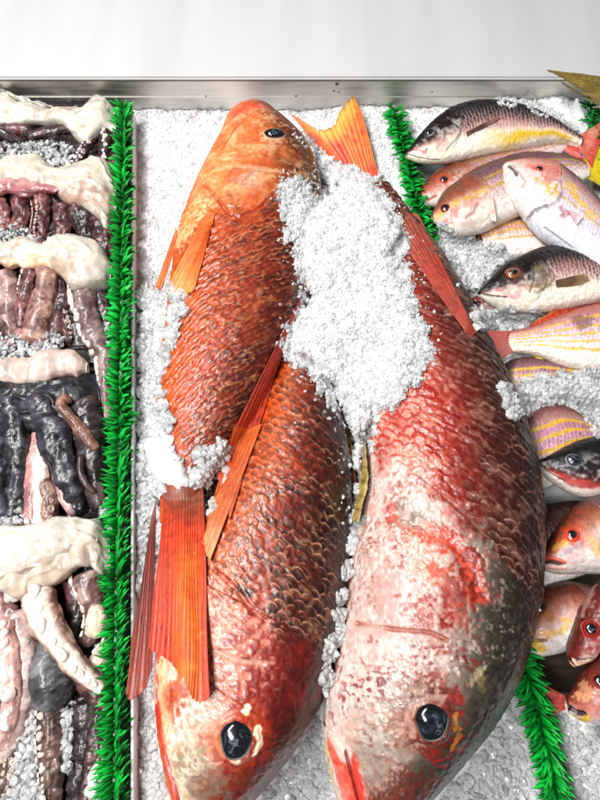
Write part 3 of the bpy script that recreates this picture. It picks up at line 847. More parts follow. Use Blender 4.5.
fin('pectoral_fin', fd, [(565, 209), (569, 212)], [(583, 216), (577, 225)], [65, 66], [66, 66], rays=5, over=drape(LD), colf=fin_cols('#e0a8b0', '#d89098', '#f0d0d4', '#b06a78', .4), ridge=.7, jag=1, n=20, m=20)

ff, LF = fish('snapper', 'dark headed fish with a copper eye, its snout on ice near the largest fish', 'fish', SM,
     T_([(478, 292, 480, 296), (488, 281, 492, 303), (503, 266, 508, 308), (522, 256, 527, 311), (545, 249, 550, 310), (572, 249, 575, 306), (600, 255, 600, 301), (632, 264, 632, 294)], [3, 11, 16, 18, 19, 19, 17, 13], [34, 34]),
     silver([(-1, '#efe9dc'), (-.55, '#eae0d0'), (-.3, '#d8b8ac'), (-.05, '#b08280'), (.2, '#6a4a48'), (.42, '#262220'), (1, '#0c0c0c')], dk_head, '#2e181e', .9, hred=.03), gill=.42, seed=46, marks=[
    dict(pts=[(545, 262), (556, 276), (552, 284), (540, 292)], w=2.2, depth=1.6, col='#2a2222', k=.35),
    dict(pts=[(534, 264), (534, 280), (530, 292)], w=1.8, depth=1.0, col='#4a3a30', k=.5),
    dict(pts=[(497, 292), (510, 296), (520, 293)], w=3.4, col='#b85e68', k=.5, rag=1.1),
    dict(pts=[(479, 294), (492, 296), (506, 297)], w=1.6, depth=1.2, col='#2a1a1a', k=.8),
    dict(pts=[(540, 270), (545, 282), (538, 286)], w=8, col='#8a7a54', col2='#4a4034', k=.6, rag=.8),
    dict(pts=[(505, 277), (513, 283), (522, 275), (514, 266)], w=3.5, col='#4a2c28', k=.7)], **kw)
eye(ff, LF, 513, 274, 8.4, iris='#8a4a26', ring='#3c2018', pupil='#1a0c0a', pr=.5, asp=.85)
fin('pectoral_fin', ff, [(556, 280), (556, 283), (557, 287)], [(583, 274), (590, 278), (580, 285)], [52, 52], [52, 51], rays=6, colf=fin_cols('#6a4e34', '#54402c', '#8a6a4c', '#3a2a1c', .5), over=drape(LF), over_lift=1.6, thick=.4, ridge=.7, jag=1, n=26, m=30)

fm, LM = fish('snapper', 'tiny dark red snout poking from the ice under the dark headed fish', 'fish', SM,
     T_([(468, 302, 470, 308), (474, 297, 476, 310), (484, 298, 486, 311), (500, 301, 502, 312), (525, 305, 525, 312)], [3, 6, 8, 8, 4], [14, 14]),
     silver([(-1, '#a86a64'), (0, '#7a3a38'), (1, '#3a1a1a')], [(-1, '#a85a54'), (0, '#7a2c2c'), (1, '#3a1414')], hred=.3), gill=.5, seed=47, marks=[
    dict(pts=[(473, 303), (476, 305), (479, 303)], w=3.4, depth=2, col='#10060a', k=.95, rag=.1)], **kw)

fg, LG = fish('snapper', 'yellow lined fish with its pink tail touching the largest red fish', 'fish', SM,
     T_([(690, 330, 690, 345), (655, 315, 655, 372), (620, 307, 620, 374), (600, 306, 600, 371), (580, 309, 580, 369), (560, 316, 560, 364), (545, 322, 544, 357), (530, 328, 528, 353), (514, 331, 513, 352), (506, 332, 505, 353)], [4, 16, 19, 19, 18, 15, 11, 8, 6, 5], [26, 26]),
     silver([(-1, '#f0e4d8'), (-.6, '#ecdcdc'), (-.1, '#dcc0cc'), (.35, '#cc9ca0'), (.7, '#b07468'), (1, '#a0563c')], pinkh, '#a06a78', .45, (.42, .12, -.12, -.36, -.6), '#dcb424', .2, swd=.06), gill=.3, seed=48, marks=[
    dict(pts=[(577, 322), (588, 320), (583, 325)], w=7, col='#5a3c44', k=.6, rag=.8)], **kw)
fin('dorsal_fin', fg, [(530, 328), (545, 322), (560, 316), (580, 309), (603, 306)], [(529, 325), (545, 314), (563, 306), (582, 303), (604, 300)], [26, 27, 28], [28, 30, 30], rays=14, colf=fin_cols('#d8502c', '#c03c28', '#e0803c', '#8a2a1c', .4), ridge=.8, jag=2, n=80, m=14)
fin('anal_fin', fg, [(530, 352), (545, 357), (562, 364)], [(530, 355), (548, 363), (564, 368)], [22, 22, 22], [20, 20, 20], rays=7, colf=yf, ridge=.6, jag=1, n=40, m=12)
pinkt = fin_cols('#d8584c', '#e08078', '#d0605c', '#a83430', .5)
fin('tail_fin', fg, [(515, 331), (511, 340), (514, 352)], [(472, 331), (488, 345), (494, 362)], [28, 28, 28], [68, 66, 58], rays=12, colf=pinkt, ridge=.8, jag=2, n=60, m=50)

fh, LH = fish('snapper', 'pale yellow lined fish mostly buried in ice under the pink tailed fish', 'fish', SM,
     T_([(600, 366, 600, 402), (560, 361, 560, 404), (530, 358, 530, 404), (508, 362, 512, 398), (500, 368, 505, 384)], [10, 14, 14, 10, 4], [10, 10]),
     silver(ylb, pinkh, '#94606c', .5, (.3, 0, -.3), '#d8b028', .3, swd=.08), gill=.02, seed=49, **kw)

fi, LI = fish('snapper', 'mauve fish with three yellow bands, buried in ice behind the black headed fish', 'fish', SM,
     T_([(512, 428, 514, 482), (530, 414, 530, 490), (550, 405, 550, 488), (570, 410, 570, 470), (592, 426, 592, 450), (606, 432, 606, 445)], [10, 16, 18, 16, 10, 5], [15, 15]),
     silver([(-1, '#e8ecdc'), (-.5, '#e0dcd4'), (-.2, '#d0a8b8'), (.2, '#c08ca4'), (.55, '#b08a80'), (.8, '#7a5444'), (1, '#5a3a34')], pinkh, '#8a4a64', .6, (.42, .12, -.2), '#d8b020', .3, swd=.075), gill=.02, seed=50, **kw)

fk, LK = fish('snapper', 'shadowed brown scaled fish with a white belly, under the pink faced fish', 'fish', SM,
     T_([(526, 520, 528, 575), (540, 508, 542, 588), (560, 502, 562, 582), (585, 502, 590, 572), (610, 508, 612, 560)], [10, 17, 18, 16, 10], [14, 14]),
     silver([(-1, '#f0ece8'), (-.5, '#f0eae4'), (-.3, '#c8a49c'), (0, '#7a5048'), (.5, '#4a2c28'), (1, '#2a1816')], pinkh, '#3a201c', .6, hred=.2), gill=.02, seed=51, **kw)

fj, LJ = fish('snapper', 'black headed fish with a pale ringed eye, pushed in from the right edge', 'fish', SM,
     T_([(535, 462, 537, 466), (548, 456, 548, 477), (562, 448, 562, 487), (578, 441, 580, 496), (595, 437, 600, 497), (625, 434, 628, 492), (650, 440, 650, 480)], [3, 12, 17, 19, 20, 19, 14], [40, 40]),
     silver([(-1, '#e8d8d0'), (-.7, '#c08a84'), (-.45, '#5c3a40'), (0, '#2a2024'), (1, '#101012')], [(-1, '#f0e8e0'), (-.82, '#e8d4cc'), (-.7, '#b04a44'), (-.55, '#5a2428'), (-.3, '#241a1e'), (.2, '#121316'), (1, '#0a0a0c')], '#100c0e', .5, hred=.0, rimc='#a89098'), gill=.62, seed=52, marks=[
    dict(pts=[(562, 478), (575, 484), (590, 485)], w=4.5, col='#b84844', k=.85, rag=.6),
    dict(pts=[(537, 464), (550, 473), (562, 480)], w=1.6, depth=1.4, col='#3a1614', k=.8)], **kw)
eye(fj, LJ, 574, 460, 7.2, iris='#2c3a4c', ring='#b8b0ac', pupil='#0a0e14', pr=.6, asp=.85)

fl, LL = fish('snapper', 'pink faced fish with a red ringed eye and parted lips below the black headed fish', 'fish', SM,
     T_([(537, 561, 538, 567), (546, 546, 549, 572), (556, 529, 563, 574), (568, 513, 582, 574), (580, 502, 600, 574), (602, 493, 622, 572), (632, 490, 650, 560)], [4, 13, 18, 21, 22, 22, 18], [40, 40]),
     silver(whb, [(-1, '#dcd6d0'), (-.45, '#d8cac6'), (0, '#d8b8ae'), (.3, '#b07c66'), (.6, '#8a4e38'), (1, '#4c2a1e')], '#b87c88', .5, (.3, 0, -.3), '#c8a040', .2), gill=.62, seed=53, marks=[
    dict(pts=[(539, 563), (550, 561), (561, 564)], w=2.6, depth=2.4, col='#2a0e0a', k=.9, rag=.1),
    dict(pts=[(540, 558), (553, 558), (564, 562)], w=2.4, depth=-1.2, col='#e0604c', k=.9),
    dict(pts=[(541, 567), (552, 567), (565, 568)], w=2.4, depth=-.8, col='#e8a498', k=.8),
    dict(pts=[(562, 553), (572, 550), (580, 541)], w=3, col='#8a88a0', k=.6, rag=.7),
    dict(pts=[(572, 535)], w=12, col='#c8492c', k=.6, rag=.7),
    dict(pts=[(589, 537), (594, 546), (599, 552)], w=4, col='#e0a83c', k=.6, rag=1.1),
    dict(pts=[(556, 548), (566, 543)], w=3, col='#e0a83c', k=.6, rag=.9)], **kw)
eye(fl, LL, 572, 535, 6.4, iris='#d8402c', ring='#e06a50', pupil='#060607', pr=.55)

fn, LN = fish('snapper', 'brownish fish with a yellow lip half hidden behind the largest fish', 'fish', SM,
     T_([(521, 632, 522, 645), (530, 605, 532, 656), (545, 585, 549, 656), (560, 581, 566, 651), (582, 584, 586, 643), (607, 590, 612, 630)], [5, 14, 17, 18, 16, 12], [20, 20]),
     silver(ylb, [(-1, '#dcd8d4'), (-.5, '#d8ceca'), (-.1, '#d0aca4'), (.3, '#9c6858'), (.6, '#5e3026'), (1, '#341a15')], '#7a4a50', .5, (.1,), '#c0a030', .15), gill=.7, seed=54, marks=[
    dict(pts=[(531, 637), (542, 633), (549, 636)], w=4, depth=.6, col='#e8b48c', k=.85, rag=.3),
    dict(pts=[(530, 641), (540, 640), (547, 640)], w=2, depth=1.8, col='#8a4a20', k=.8),
    dict(pts=[(535, 645), (540, 648)], w=4.5, col='#e0b82c', k=.9, rag=.5),
    dict(pts=[(552, 633), (562, 630), (568, 622), (558, 618)], w=3.4, col='#e0b030', k=.6, rag=1.1),
    dict(pts=[(549, 614), (550, 618)], w=4.5, col='#a06a34', k=.8)], **kw)
eye(fn, LN, 539, 606, 7, iris='#3a1a12', ring='#6a2c1c', pupil='#050505', pr=.7)

redb = [(-1, '#d0a498'), (-.4, '#b07068'), (0, '#904840'), (.5, '#6c3028'), (1, '#421a15')]
fo_, LO = fish('snapper', 'red fish with its snout pointing straight down and a pale lower lip', 'fish', SM,
     T_([(568, 658, 575, 667), (568, 647, 589, 662), (572, 628, 602, 646), (580, 606, 616, 630), (594, 586, 633, 612), (618, 564, 650, 590)], [4, 12, 17, 20, 20, 16], [38, 40]),
     silver(redb, [(-1, '#d8a498'), (-.5, '#b4625a'), (-.1, '#94403a'), (.4, '#702a26'), (1, '#4a1815')], '#6a2a24', .5, hred=.15), gill=.72, seed=55, marks=[
    dict(pts=[(569, 658), (577, 660), (590, 659)], w=1.8, depth=1.8, col='#4a100c', k=.85, rag=.1),
    dict(pts=[(570, 663), (577, 666), (588, 662)], w=3, col='#f0c8ac', k=.9, rag=.2),
    dict(pts=[(582, 600), (590, 592), (586, 606)], w=8, col='#c89a90', k=.5, rag=.9)], **kw)
eye(fo_, LO, 591, 629, 7.2, iris='#8a1c18', ring='#d84438', pupil='#04060a', pr=.55)

fp, LP = fish('snapper', 'red fish with a gaping yellow edged mouth, lowest in the right tray', 'fish', SM,
     T_([(566, 697, 568, 712), (576, 684, 583, 722), (587, 667, 598, 720), (602, 650, 616, 712), (622, 634, 636, 700)], [4, 13, 18, 20, 17], [36, 38]),
     silver(redb, [(-1, '#eee0dc'), (-.6, '#d0a498'), (-.2, '#b06a5c'), (.4, '#8a4438'), (1, '#5a241c')], '#6a2a24', .5, hred=.15), gill=.8, seed=56, marks=[
    dict(pts=[(570, 709), (576, 713), (583, 714)], w=3.6, depth=3, col='#1a0806', k=.95, rag=.15),
    dict(pts=[(572, 717), (580, 720), (588, 719)], w=3, col='#d8b030', k=.9, rag=.3),
    dict(pts=[(584, 686), (588, 694), (581, 696)], w=6, col='#d8a078', k=.7, rag=.8)], **kw)
eye(fp, LP, 600, 681, 6, **EY)

fq, LQ = fish('snapper', 'hidden fish whose red tail fans out towards the green divider at the bottom right', 'fish', SM,
     T_([(640, 690, 640, 720), (610, 688, 610, 720), (585, 694, 586, 714), (566, 697, 567, 710)], [8, 12, 8, 4], [13, 13]),
     silver(redb, pinkh, '#7a2820', .5), gill=.02, seed=57, **kw)
fin('tail_fin', fq, [(568, 697), (566, 703), (567, 709)], [(535, 681), (540, 700), (537, 720)], [14, 14, 14], [20, 18, 14], rays=12, colf=fin_cols('#c0564c', '#a84038', '#b05048', '#6a1c18', .6), ridge=.9, jag=1, n=50, m=44)

fr_, LR = fish('snapper', 'fish past the right edge whose olive forked tail rises over the steel lip', 'fish', SM,
     T_([(720, 90, 720, 160), (665, 84, 665, 135), (632, 90, 632, 117), (612, 94, 612, 108)], [14, 14, 9, 5], [50, 56, 64, 70]),
     silver([(-1, '#d8d0a8'), (0, '#a89848'), (1, '#5a5028')], pinkh, '#5a5028', .5), gill=.02, seed=58, **kw)
fin('tail_fin', fr_, [(616, 78), (611, 96), (614, 114)], [(546, 70), (566, 79), (587, 92), (576, 91), (561, 82)], [72, 70, 66], [76, 75, 72, 68, 64], rays=14, colf=fin_cols('#8a7434', '#6a5a24', '#7a6630', '#3a3014', .6), ridge=1, jag=.6, n=90, m=60)
# ------------------------------------------------------------------ octopus
OG = 'cut octopuses laid in rows in the left tray'


def octopus(label, at_px):
    b_ = at(*at_px, 0)
    return empty('octopus', b_, label, 'octopus', OG)


def flap(parent, st, cols, seed, wr=2.2, name='mantle', amt=1.0, mat='flesh', pw=.8, fold=1.6, ffreq=26):
    """soft lumpy slab of flesh"""
    st = np.array(st, float)
    t = np.r_[0, np.cumsum(np.linalg.norm(np.diff(st[:, :2] + st[:, 2:4], axis=0) / 2, axis=1) + 1e-3)]
    st = catmull(st, 26, t)
    R = np.random.default_rng(seed)
    for k in (1, 3):        # an untidy outline
        st[2:-2, k] += np.convolve(R.normal(size=26), [.3, .5, .3], 'same')[2:-2] * 2.4
    st[:, 5] += np.convolve(R.normal(size=26), [.3, .5, .3], 'same') * 1.6
    lf = Loft(st, res=1.0, pw=pw, mb=10)
    P = lf.P0
    n0 = fbm(P, 16, 3, seed); n1 = fbm(P, 45, 3, seed + 5); n2 = fbm(P, 170, 3, seed + 8)
    ridge = 1 - np.abs(noise(np.stack([lf.S, lf.V * 2.2, 0 * lf.S], -1) + .02 * n0[..., None], ffreq, seed + 3))
    h = wr * n0 + .9 * wr * n1 * .5 + 1.5 * fold * (ridge ** 3 - .3) + .22 * n2 * amt
    edge = sm(1, .8, np.abs(lf.w))
    lf.push(h * PX * (.35 + .65 * edge))
    a, b_, c_ = [srgb(q) * .88 for q in cols]
    rosy = sm(.5, .95, ridge) * sm(-.1, .7, n1)
    col = mix(a, b_, sm(.05, .75, n1 + .5 * n0))
    col = mix(col, c_, sm(.25, .75, -n0 + .5 * n2 + .35 * (-lf.w) - .2) * .8)
    col = mix(col, c_ * .85, rosy * .35)
    lf.build(name, M[mat], parent, col)
    return lf


def arm(parent, pts, rad, zs, cols, seed, suck=None, scol='#d8bcae', ss=.30, gap=2.1, wr=.5, suck2=False, belly=None, name='arm', flat=.85):
    """tapering arm along layout points; suck = angle of the sucker row round the arm (0 right, pi/2 up), colours base/blotch/dark"""
    pts = np.array(pts, float)
    t = np.r_[0, np.cumsum(np.linalg.norm(np.diff(pts, axis=0), axis=1))]
    n = int(t[-1] * 1.3) + 10; m = 44
    rad = np.interp(t, np.linspace(0, t[-1], len(rad)), rad); zs = np.interp(t, np.linspace(0, t[-1], len(zs)), zs)
    S = catmull(np.c_[pts, rad, zs], n, t)
    c = at(S[:, 0], S[:, 1], S[:, 3] * PX)
    r = np.maximum(S[:, 2], .4) * PX
    tan = np.gradient(c, axis=0); tan /= np.linalg.norm(tan, axis=1, keepdims=True)
    side = np.cross(tan, np.array([0, 0, 1.0])); side /= np.linalg.norm(side, axis=1, keepdims=True) + 1e-9
    if np.mean(side[:, 0]) < 0: side = -side
    up = np.cross(side, tan); up *= np.sign(up[:, 2:3] + 1e-9)
    a = np.linspace(0, 2 * math.pi, m, endpoint=False)
    e = np.r_[np.sqrt(np.clip(1 - (1 - np.linspace(0, 1, 8)) ** 2, 0, 1)), np.ones(n - 16), np.sqrt(np.clip(1 - np.linspace(0, 1, 8) ** 2, .02, 1))]
    r = r * np.maximum(e, .08)
    N = side[:, None] * np.cos(a)[None, :, None] + up[:, None] * (np.sin(a) * flat)[None, :, None]
    P = c[:, None] + N * r[:, None, None]
    n0 = fbm(P, 22, 3, seed); n1 = fbm(P, 70, 3, seed + 4); n2 = fbm(P, 260, 2, seed + 7)
    L_ = np.r_[0, np.cumsum(np.linalg.norm(np.diff(c, axis=0), axis=1))]
    wrin = np.sin((L_[:, None] / PX) * 1.1 + 3 * n1)
    rdg = 1 - np.abs(noise(np.stack([np.cos(a)[None] * 1.3 + 0 * n0, np.sin(a)[None] * 1.3 + 0 * n0, (L_ / PX / 26)[:, None] + .35 * n0], -1), 1.6, seed + 21))
    h = wr * (1.6 * (rdg ** 2 - .5) + 3.2 * n0 + 2.0 * n1 + .6 * n2 + .03 * wrin)
    P = P + N * (h * PX)[..., None] * np.minimum(1, r / PX / 5)[:, None, None]
    A, B, Dk = [srgb(q) for q in cols]
    col = mix(A, B, sm(0, .7, n1 + .4 * n2 + .3 * n0))
    col = mix(col, Dk, sm(-.2, .9, -n0 - .5 * n1 + .9 * n2) * .85)
    col = mix(col, B * 1.25, sm(.25, .9, n2 + .6 * n1) * .45)
    if belly is not None and suck is not None:
        dl = np.abs(np.mod(a - suck + math.pi, 2 * math.pi) - math.pi)[None]
        col = mix(col, srgb(belly), sm(1.1, .4, dl + .3 * n1) * .9)
    o = mesh_obj(name, P.reshape(-1, 3), [grid_faces(n, m), np.arange(m)[None], ((n - 1) * m + np.arange(m))[::-1][None]], M['arm'], parent, col.reshape(-1, 3))
    COARSE.append((c + np.array([0, 0, 1.0]) * r[:, None] * .0, np.zeros((0, 4), int))) if False else None
    if suck is not None:
        Vs, Fs, Cs, off_ = [], [], [], 0
        R = np.random.default_rng(seed)
        pos = 4 * PX; rowk = 0
        kk, mm_ = 9, 16
        while pos < L_[-1] - 3 * PX:
            i = int(np.interp(pos, L_, np.arange(n)))
            sr = r[i] * ss * R.uniform(.55, 1.2)
            rowk += 1
            da = (.42 if rowk % 2 else -.42) if suck2 else R.uniform(-.22, .22)
            ang = suck + da
            nn = side[i] * math.cos(ang) + up[i] * math.sin(ang) * flat
            nn /= np.linalg.norm(nn)
            base = c[i] + (side[i] * math.cos(ang) + up[i] * math.sin(ang) * flat) * r[i]
            u1 = tan[i] - nn * (tan[i] @ nn); u1 /= np.linalg.norm(u1); u2 = np.cross(nn, u1)
            prof = np.array([(1.1, -.4), (1.05, .0), (.96, .28), (.84, .42), (.68, .46), (.52, .42), (.38, .34), (.2, .28), (.02, .27)])
            aa = np.linspace(0, 2 * math.pi, mm_, endpoint=False)
            wob = 1 + R.uniform(.05, .28) * np.sin(2 * aa + R.uniform(0, 6)) + .12 * np.sin(3 * aa + R.uniform(0, 6))
            Q = base + (u1 * np.cos(aa)[:, None] + u2 * np.sin(aa)[:, None])[None] * (prof[:, 0][:, None] * sr * wob)[..., None] + nn * (prof[:, 1] * sr)[:, None, None]
            Vs.append(Q.reshape(-1, 3)); Fs.append(grid_faces(kk, mm_, True, off_)); off_ += kk * mm_
            cc = mix(srgb(scol), srgb(scol) * .72, np.repeat(sm(.55, .2, prof[:, 0]), mm_)) * R.uniform(.8, 1.1)
            Cs.append(cc)
            pos += sr * gap * (.55 if suck2 else 1) * R.uniform(.85, 1.5)
        if Vs:
            mesh_obj('sucker_row', np.concatenate(Vs), [np.concatenate(Fs)], M['flesh'], o, np.concatenate(Cs))
    return o


CREAM = ('#cfc8bc', '#d8d2c8', '#b89a86')
CREAM2 = ('#ccc2b2', '#d8d0c4', '#b08878')
WINE = ('#6a3a3c', '#94605c', '#2c1418')
DARK = ('#2a1619', '#5a3234', '#10080b')
MAUVE = ('#7a5a58', '#a98a84', '#3c2628')
PALE = ('#b89a90', '#d8c4b8', '#7a5652')
BLACK = ('#16161c', '#3a3a46', '#070709')
up_, lf_, rt_ = math.pi / 2, math.pi, 0.0

# row by row from the back of the tray
GAP_SHADE = ('#1a0c0e', '#2e181a', '#0a0506')  # dark flesh sheets added under the arms to stand for shade in the gaps
o1 = octopus('octopus in the back row against the steel lip, pale flesh over dark wine coloured suckers', (60, 130))
flap(o1, [(-45, 104, -45, 166, 8, 0), (0, 104, 0, 166, 10, 1), (60, 104, 60, 166, 10, 1), (100, 104, 100, 166, 9, 0), (118, 112, 118, 158, 4, -1)], GAP_SHADE, 304, wr=2.5, name='web_or_shade_sheet', mat='arm', fold=3)
flap(o1, [(-40, 92, -40, 125, 9, 14), (0, 93, 0, 128, 12, 16), (20, 102, 20, 124, 10, 15), (45, 107, 42, 124, 10, 14), (65, 108, 68, 128, 11, 15), (85, 107, 84, 146, 12, 17), (96, 98, 90, 143, 13, 18), (108, 103, 104, 132, 13, 16), (117, 112, 117, 136, 8, 12)], CREAM, 61, wr=2.6)
flap(o1, [(-30, 103, -30, 96, 3, 22), (8, 95, 2, 90, 4, 24), (25, 104, 20, 98, 4, 20), (48, 106, 42, 104, 3, 18), (56, 110, 54, 108, 2, 16)], ('#bcb8b0', '#ccc8c0', '#a8a094'), 62, wr=.8, name='web_or_shade_sheet')
for a_ in (((-20, 135), (5, 130), (28, 132), (36, 140)), ((28, 138), (45, 133), (62, 130), (72, 126)), ((-10, 128), (12, 138), (24, 146))):
    arm(o1, a_, [7, 7, 6], [12, 13, 12], DARK, int(a_[0][0]) + 90, suck=-1.1 + math.pi * 0, scol='#c8b0a4', ss=.28, suck2=True)
arm(o1, [(92, 132), (86, 146), (78, 160), (70, 172)], [8, 7, 6], [16, 14, 9], DARK, 64, suck=up_ - .2, scol='#d8ccc4', ss=.3, suck2=True)
arm(o1, [(104, 130), (106, 146), (104, 162), (100, 174)], [9, 8, 7], [15, 13, 9], DARK, 65, suck=up_, scol='#d8ccc4', ss=.32)
arm(o1, [(113, 128), (115, 148), (116, 172)], [7, 7, 6], [12, 11, 8], DARK, 66)

o2 = octopus('octopus in the second row, cream flesh with a rosy fold and purple arms', (60, 200))
flap(o2, [(-45, 170, -45, 252, 8, 0), (0, 170, 0, 252, 10, 1), (60, 170, 60, 252, 10, 1), (100, 170, 100, 252, 9, 0), (118, 178, 118, 244, 4, -1)], GAP_SHADE, 370, wr=2.5, name='web_or_shade_sheet', mat='arm', fold=3)
for a_, r_, c_ in ((((-8, 196), (4, 212), (2, 235)), [9, 8, 7], WINE), (((14, 192), (22, 210), (18, 232)), [11, 10, 8], WINE), (((40, 192), (43, 212), (40, 238), (44, 250)), [12, 11, 9], WINE),
                   (((62, 205), (64, 226), (60, 250)), [13, 12, 10], WINE), (((78, 206), (84, 228), (88, 256)), [13, 12, 10], DARK), (((100, 215), (104, 238), (108, 262)), [13, 12, 9], ('#4a2428', '#7a4644', '#1a0c0f'))):
    arm(o2, a_, r_, [15, 14, 10], c_, int(a_[0][0]) + 120, suck=up_ + .7 if a_[0][0] == 40 else None, scol='#b8948c', ss=.15, wr=.9, suck2=True)
flap(o2, [(-40, 166, -40, 186, 10, 18), (0, 166, 0, 186, 11, 19), (20, 160, 20, 188, 12, 19), (38, 156, 36, 190, 12, 20), (55, 170, 52, 194, 13, 20), (72, 168, 68, 205, 14, 21), (88, 163, 82, 206, 15, 22), (100, 160, 98, 220, 15, 21), (112, 170, 110, 230, 13, 18), (118, 185, 118, 215, 8, 14)], CREAM2, 71, wr=2.8)
flap(o2, [(-30, 182, -30, 196, 4, 25), (0, 181, 0, 195, 5, 26), (30, 182, 30, 196, 5, 26), (50, 185, 52, 193, 4, 27), (62, 189, 62, 191, 2, 27)], ('#a8686a', '#c89490', '#6a343a'), 72, wr=1.2, name='web_or_shade_sheet')

o3 = octopus('third octopus from the back, smooth cream mantle over mauve arms with white suckers', (60, 300))
flap(o3, [(-45, 248, -45, 366, 8, 0), (0, 248, 0, 366, 10, 1), (60, 248, 60, 366, 10, 1), (100, 248, 100, 366, 9, 0), (118, 256, 118, 358, 4, -1)], GAP_SHADE, 448, wr=2.5, name='web_or_shade_sheet', mat='arm', fold=3)
arm(o3, [(4, 272), (10, 296), (8, 320), (14, 350)], [11, 11, 9], [15, 13, 9], MAUVE, 81, suck=lf_ - .3, scol='#cdb4aa', ss=.32, suck2=True)
arm(o3, [(32, 270), (27, 290), (23, 312), (20, 345)], [10, 9, 7], [15, 13, 9], WINE, 82, suck=lf_ - .4, scol='#d8c0b4', ss=.3)
arm(o3, [(48, 262), (47, 285), (40, 310), (34, 345)], [11, 13, 14], [19, 18, 12], ('#93685e', '#c0a090', '#4a2c2c'), 83, wr=.4)
arm(o3, [(60, 270), (64, 296), (58, 320), (56, 350)], [7, 10, 12], [12, 11, 8], DARK, 84)
arm(o3, [(62, 290), (60, 305), (66, 325), (70, 345)], [6, 7, 6], [13, 12, 9], DARK, 85, suck=rt_ + .8, scol='#b89c94', ss=.4)
arm(o3, [(98, 285), (104, 310), (108, 330)], [12, 10, 8], [11, 9, 8], DARK, 86)
arm(o3, [(82, 282), (85, 305), (92, 330), (104, 355), (108, 385), (106, 412)], [15, 13, 12, 10, 9, 7], [17, 16, 15, 13, 12, 9], ('#5a4242', '#86706c', '#2e1e20'), 87, suck=lf_ - .5, scol='#e4d8d0', ss=.36, gap=1.9)
flap(o3, [(-40, 244, -40, 262, 10, 20), (0, 243, 0, 262, 11, 21), (25, 241, 26, 262, 11, 21), (45, 243, 45, 266, 12, 22), (58, 238, 60, 276, 15, 23), (75, 236, 74, 290, 18, 24), (92, 242, 88, 291, 18, 23), (105, 252, 104, 289, 14, 20), (113, 268, 112, 284, 8, 16)], CREAM, 88, wr=2.0, fold=1.0)
flap(o3, [(-20, 258, -20, 268, 4, 24), (8, 259, 4, 268, 5, 24), (30, 256, 28, 268, 5, 25), (48, 258, 48, 268, 5, 26), (60, 262, 60, 270, 3, 26)], ('#d8b494', '#ead2bc', '#a87a64'), 89, wr=.9, name='web_or_shade_sheet')

o4 = octopus('black skinned octopus in the fourth row with a strip of white flesh showing', (55, 450))
flap(o4, [(-45, 366, -45, 524, 8, 0), (0, 366, 0, 524, 10, 1), (60, 366, 60, 524, 10, 1), (100, 366, 100, 524, 9, 0), (118, 374, 118, 516, 4, -1)], GAP_SHADE, 566, wr=2.5, name='web_or_shade_sheet', mat='arm', fold=3)
flap(o4, [(-40, 375, -40, 440, 12, 12), (0, 376, 0, 430, 14, 13), (30, 380, 30, 430, 15, 14), (55, 378, 60, 432, 15, 15), (80, 374, 92, 440, 14, 14), (98, 374, 110, 440, 10, 10)], BLACK, 91, wr=2.2, name='web_or_shade_sheet', mat='arm', fold=2.4)
arm(o4, [(-6, 400), (-2, 440), (0, 480), (0, 520)], [14, 14, 12], [15, 14, 10], BLACK, 92, wr=.9)
arm(o4, [(12, 390), (17, 430), (18, 465), (17, 505), (14, 520)], [14, 13, 11, 9], [17, 17, 14, 10], BLACK, 93, wr=.9)
arm(o4, [(38, 430), (36, 465), (34, 500), (34, 532)], [5, 9, 11, 10], [13, 13, 11, 8], ('#b07f7c', '#c9a09a', '#7a4a4c'), 94, wr=.4)
arm(o4, [(41, 440), (41, 470), (43, 500), (44, 532)], [4, 8, 9, 9], [20, 20, 17, 13], ('#ead6cc', '#f2e6de', '#d0aca4'), 95, wr=.3)
arm(o4, [(45, 478), (50, 496), (50, 515), (48, 530)], [5, 8, 9, 7], [22, 20, 17, 12], ('#5a3a34', '#8a6a5c', '#2c1a18'), 96, suck=up_, scol='#a88a7c', ss=.34, suck2=True)
arm(o4, [(40, 395), (50, 420), (60, 450), (70, 480), (80, 515)], [15, 16, 15, 13, 8], [20, 22, 22, 19, 12], ('#1c1a22', '#3e3a46', '#0a090c'), 97, wr=.9)
arm(o4, [(54, 470), (62, 492), (72, 512), (74, 516)], [4, 5, 4], [22, 20, 16], ('#9a7474', '#c8a49e', '#5a3a3c'), 98, wr=.3)
arm(o4, [(80, 400), (88, 430), (94, 460), (96, 490), (102, 512)], [14, 15, 15, 13, 9], [17, 18, 17, 15, 10], ('#221a1d', '#4a3a3a', '#0e0a0b'), 99, wr=.9)
arm(o4, [(72, 402), (64, 399), (61, 405), (67, 414), (78, 426), (90, 442), (98, 452)], [4, 5, 5, 5, 6, 6, 4], [32, 34, 34, 33, 31, 29, 24], ('#6a4438', '#8e6a58', '#3a2420'), 100, wr=.35)
arm(o4, [(80, 455), (80, 470), (86, 484), (96, 494)], [2.4, 3, 3, 2.4], [33, 32, 30, 25], ('#4a3434', '#6e5652', '#1e1414'), 101, wr=.2)
arm(o4, [(105, 372), (107, 398), (107, 430)], [7, 8, 7], [13, 12, 9], ('#6a4648', '#8e6c6a', '#3a2224'), 103, wr=.3)
flap(o4, [(-30, 362, -30, 384, 8, 18), (0, 360, 0, 384, 9, 19), (15, 358, 14, 384, 9, 19), (30, 358, 30, 386, 10, 20), (48, 349, 50, 382, 11, 21), (66, 349, 66, 378, 10, 20), (80, 354, 78, 376, 9, 19), (89, 364, 88, 373, 4, 17)], ('#ccb8ae', '#d8ccc4', '#b08c80'), 104, wr=1.2, fold=1.0)

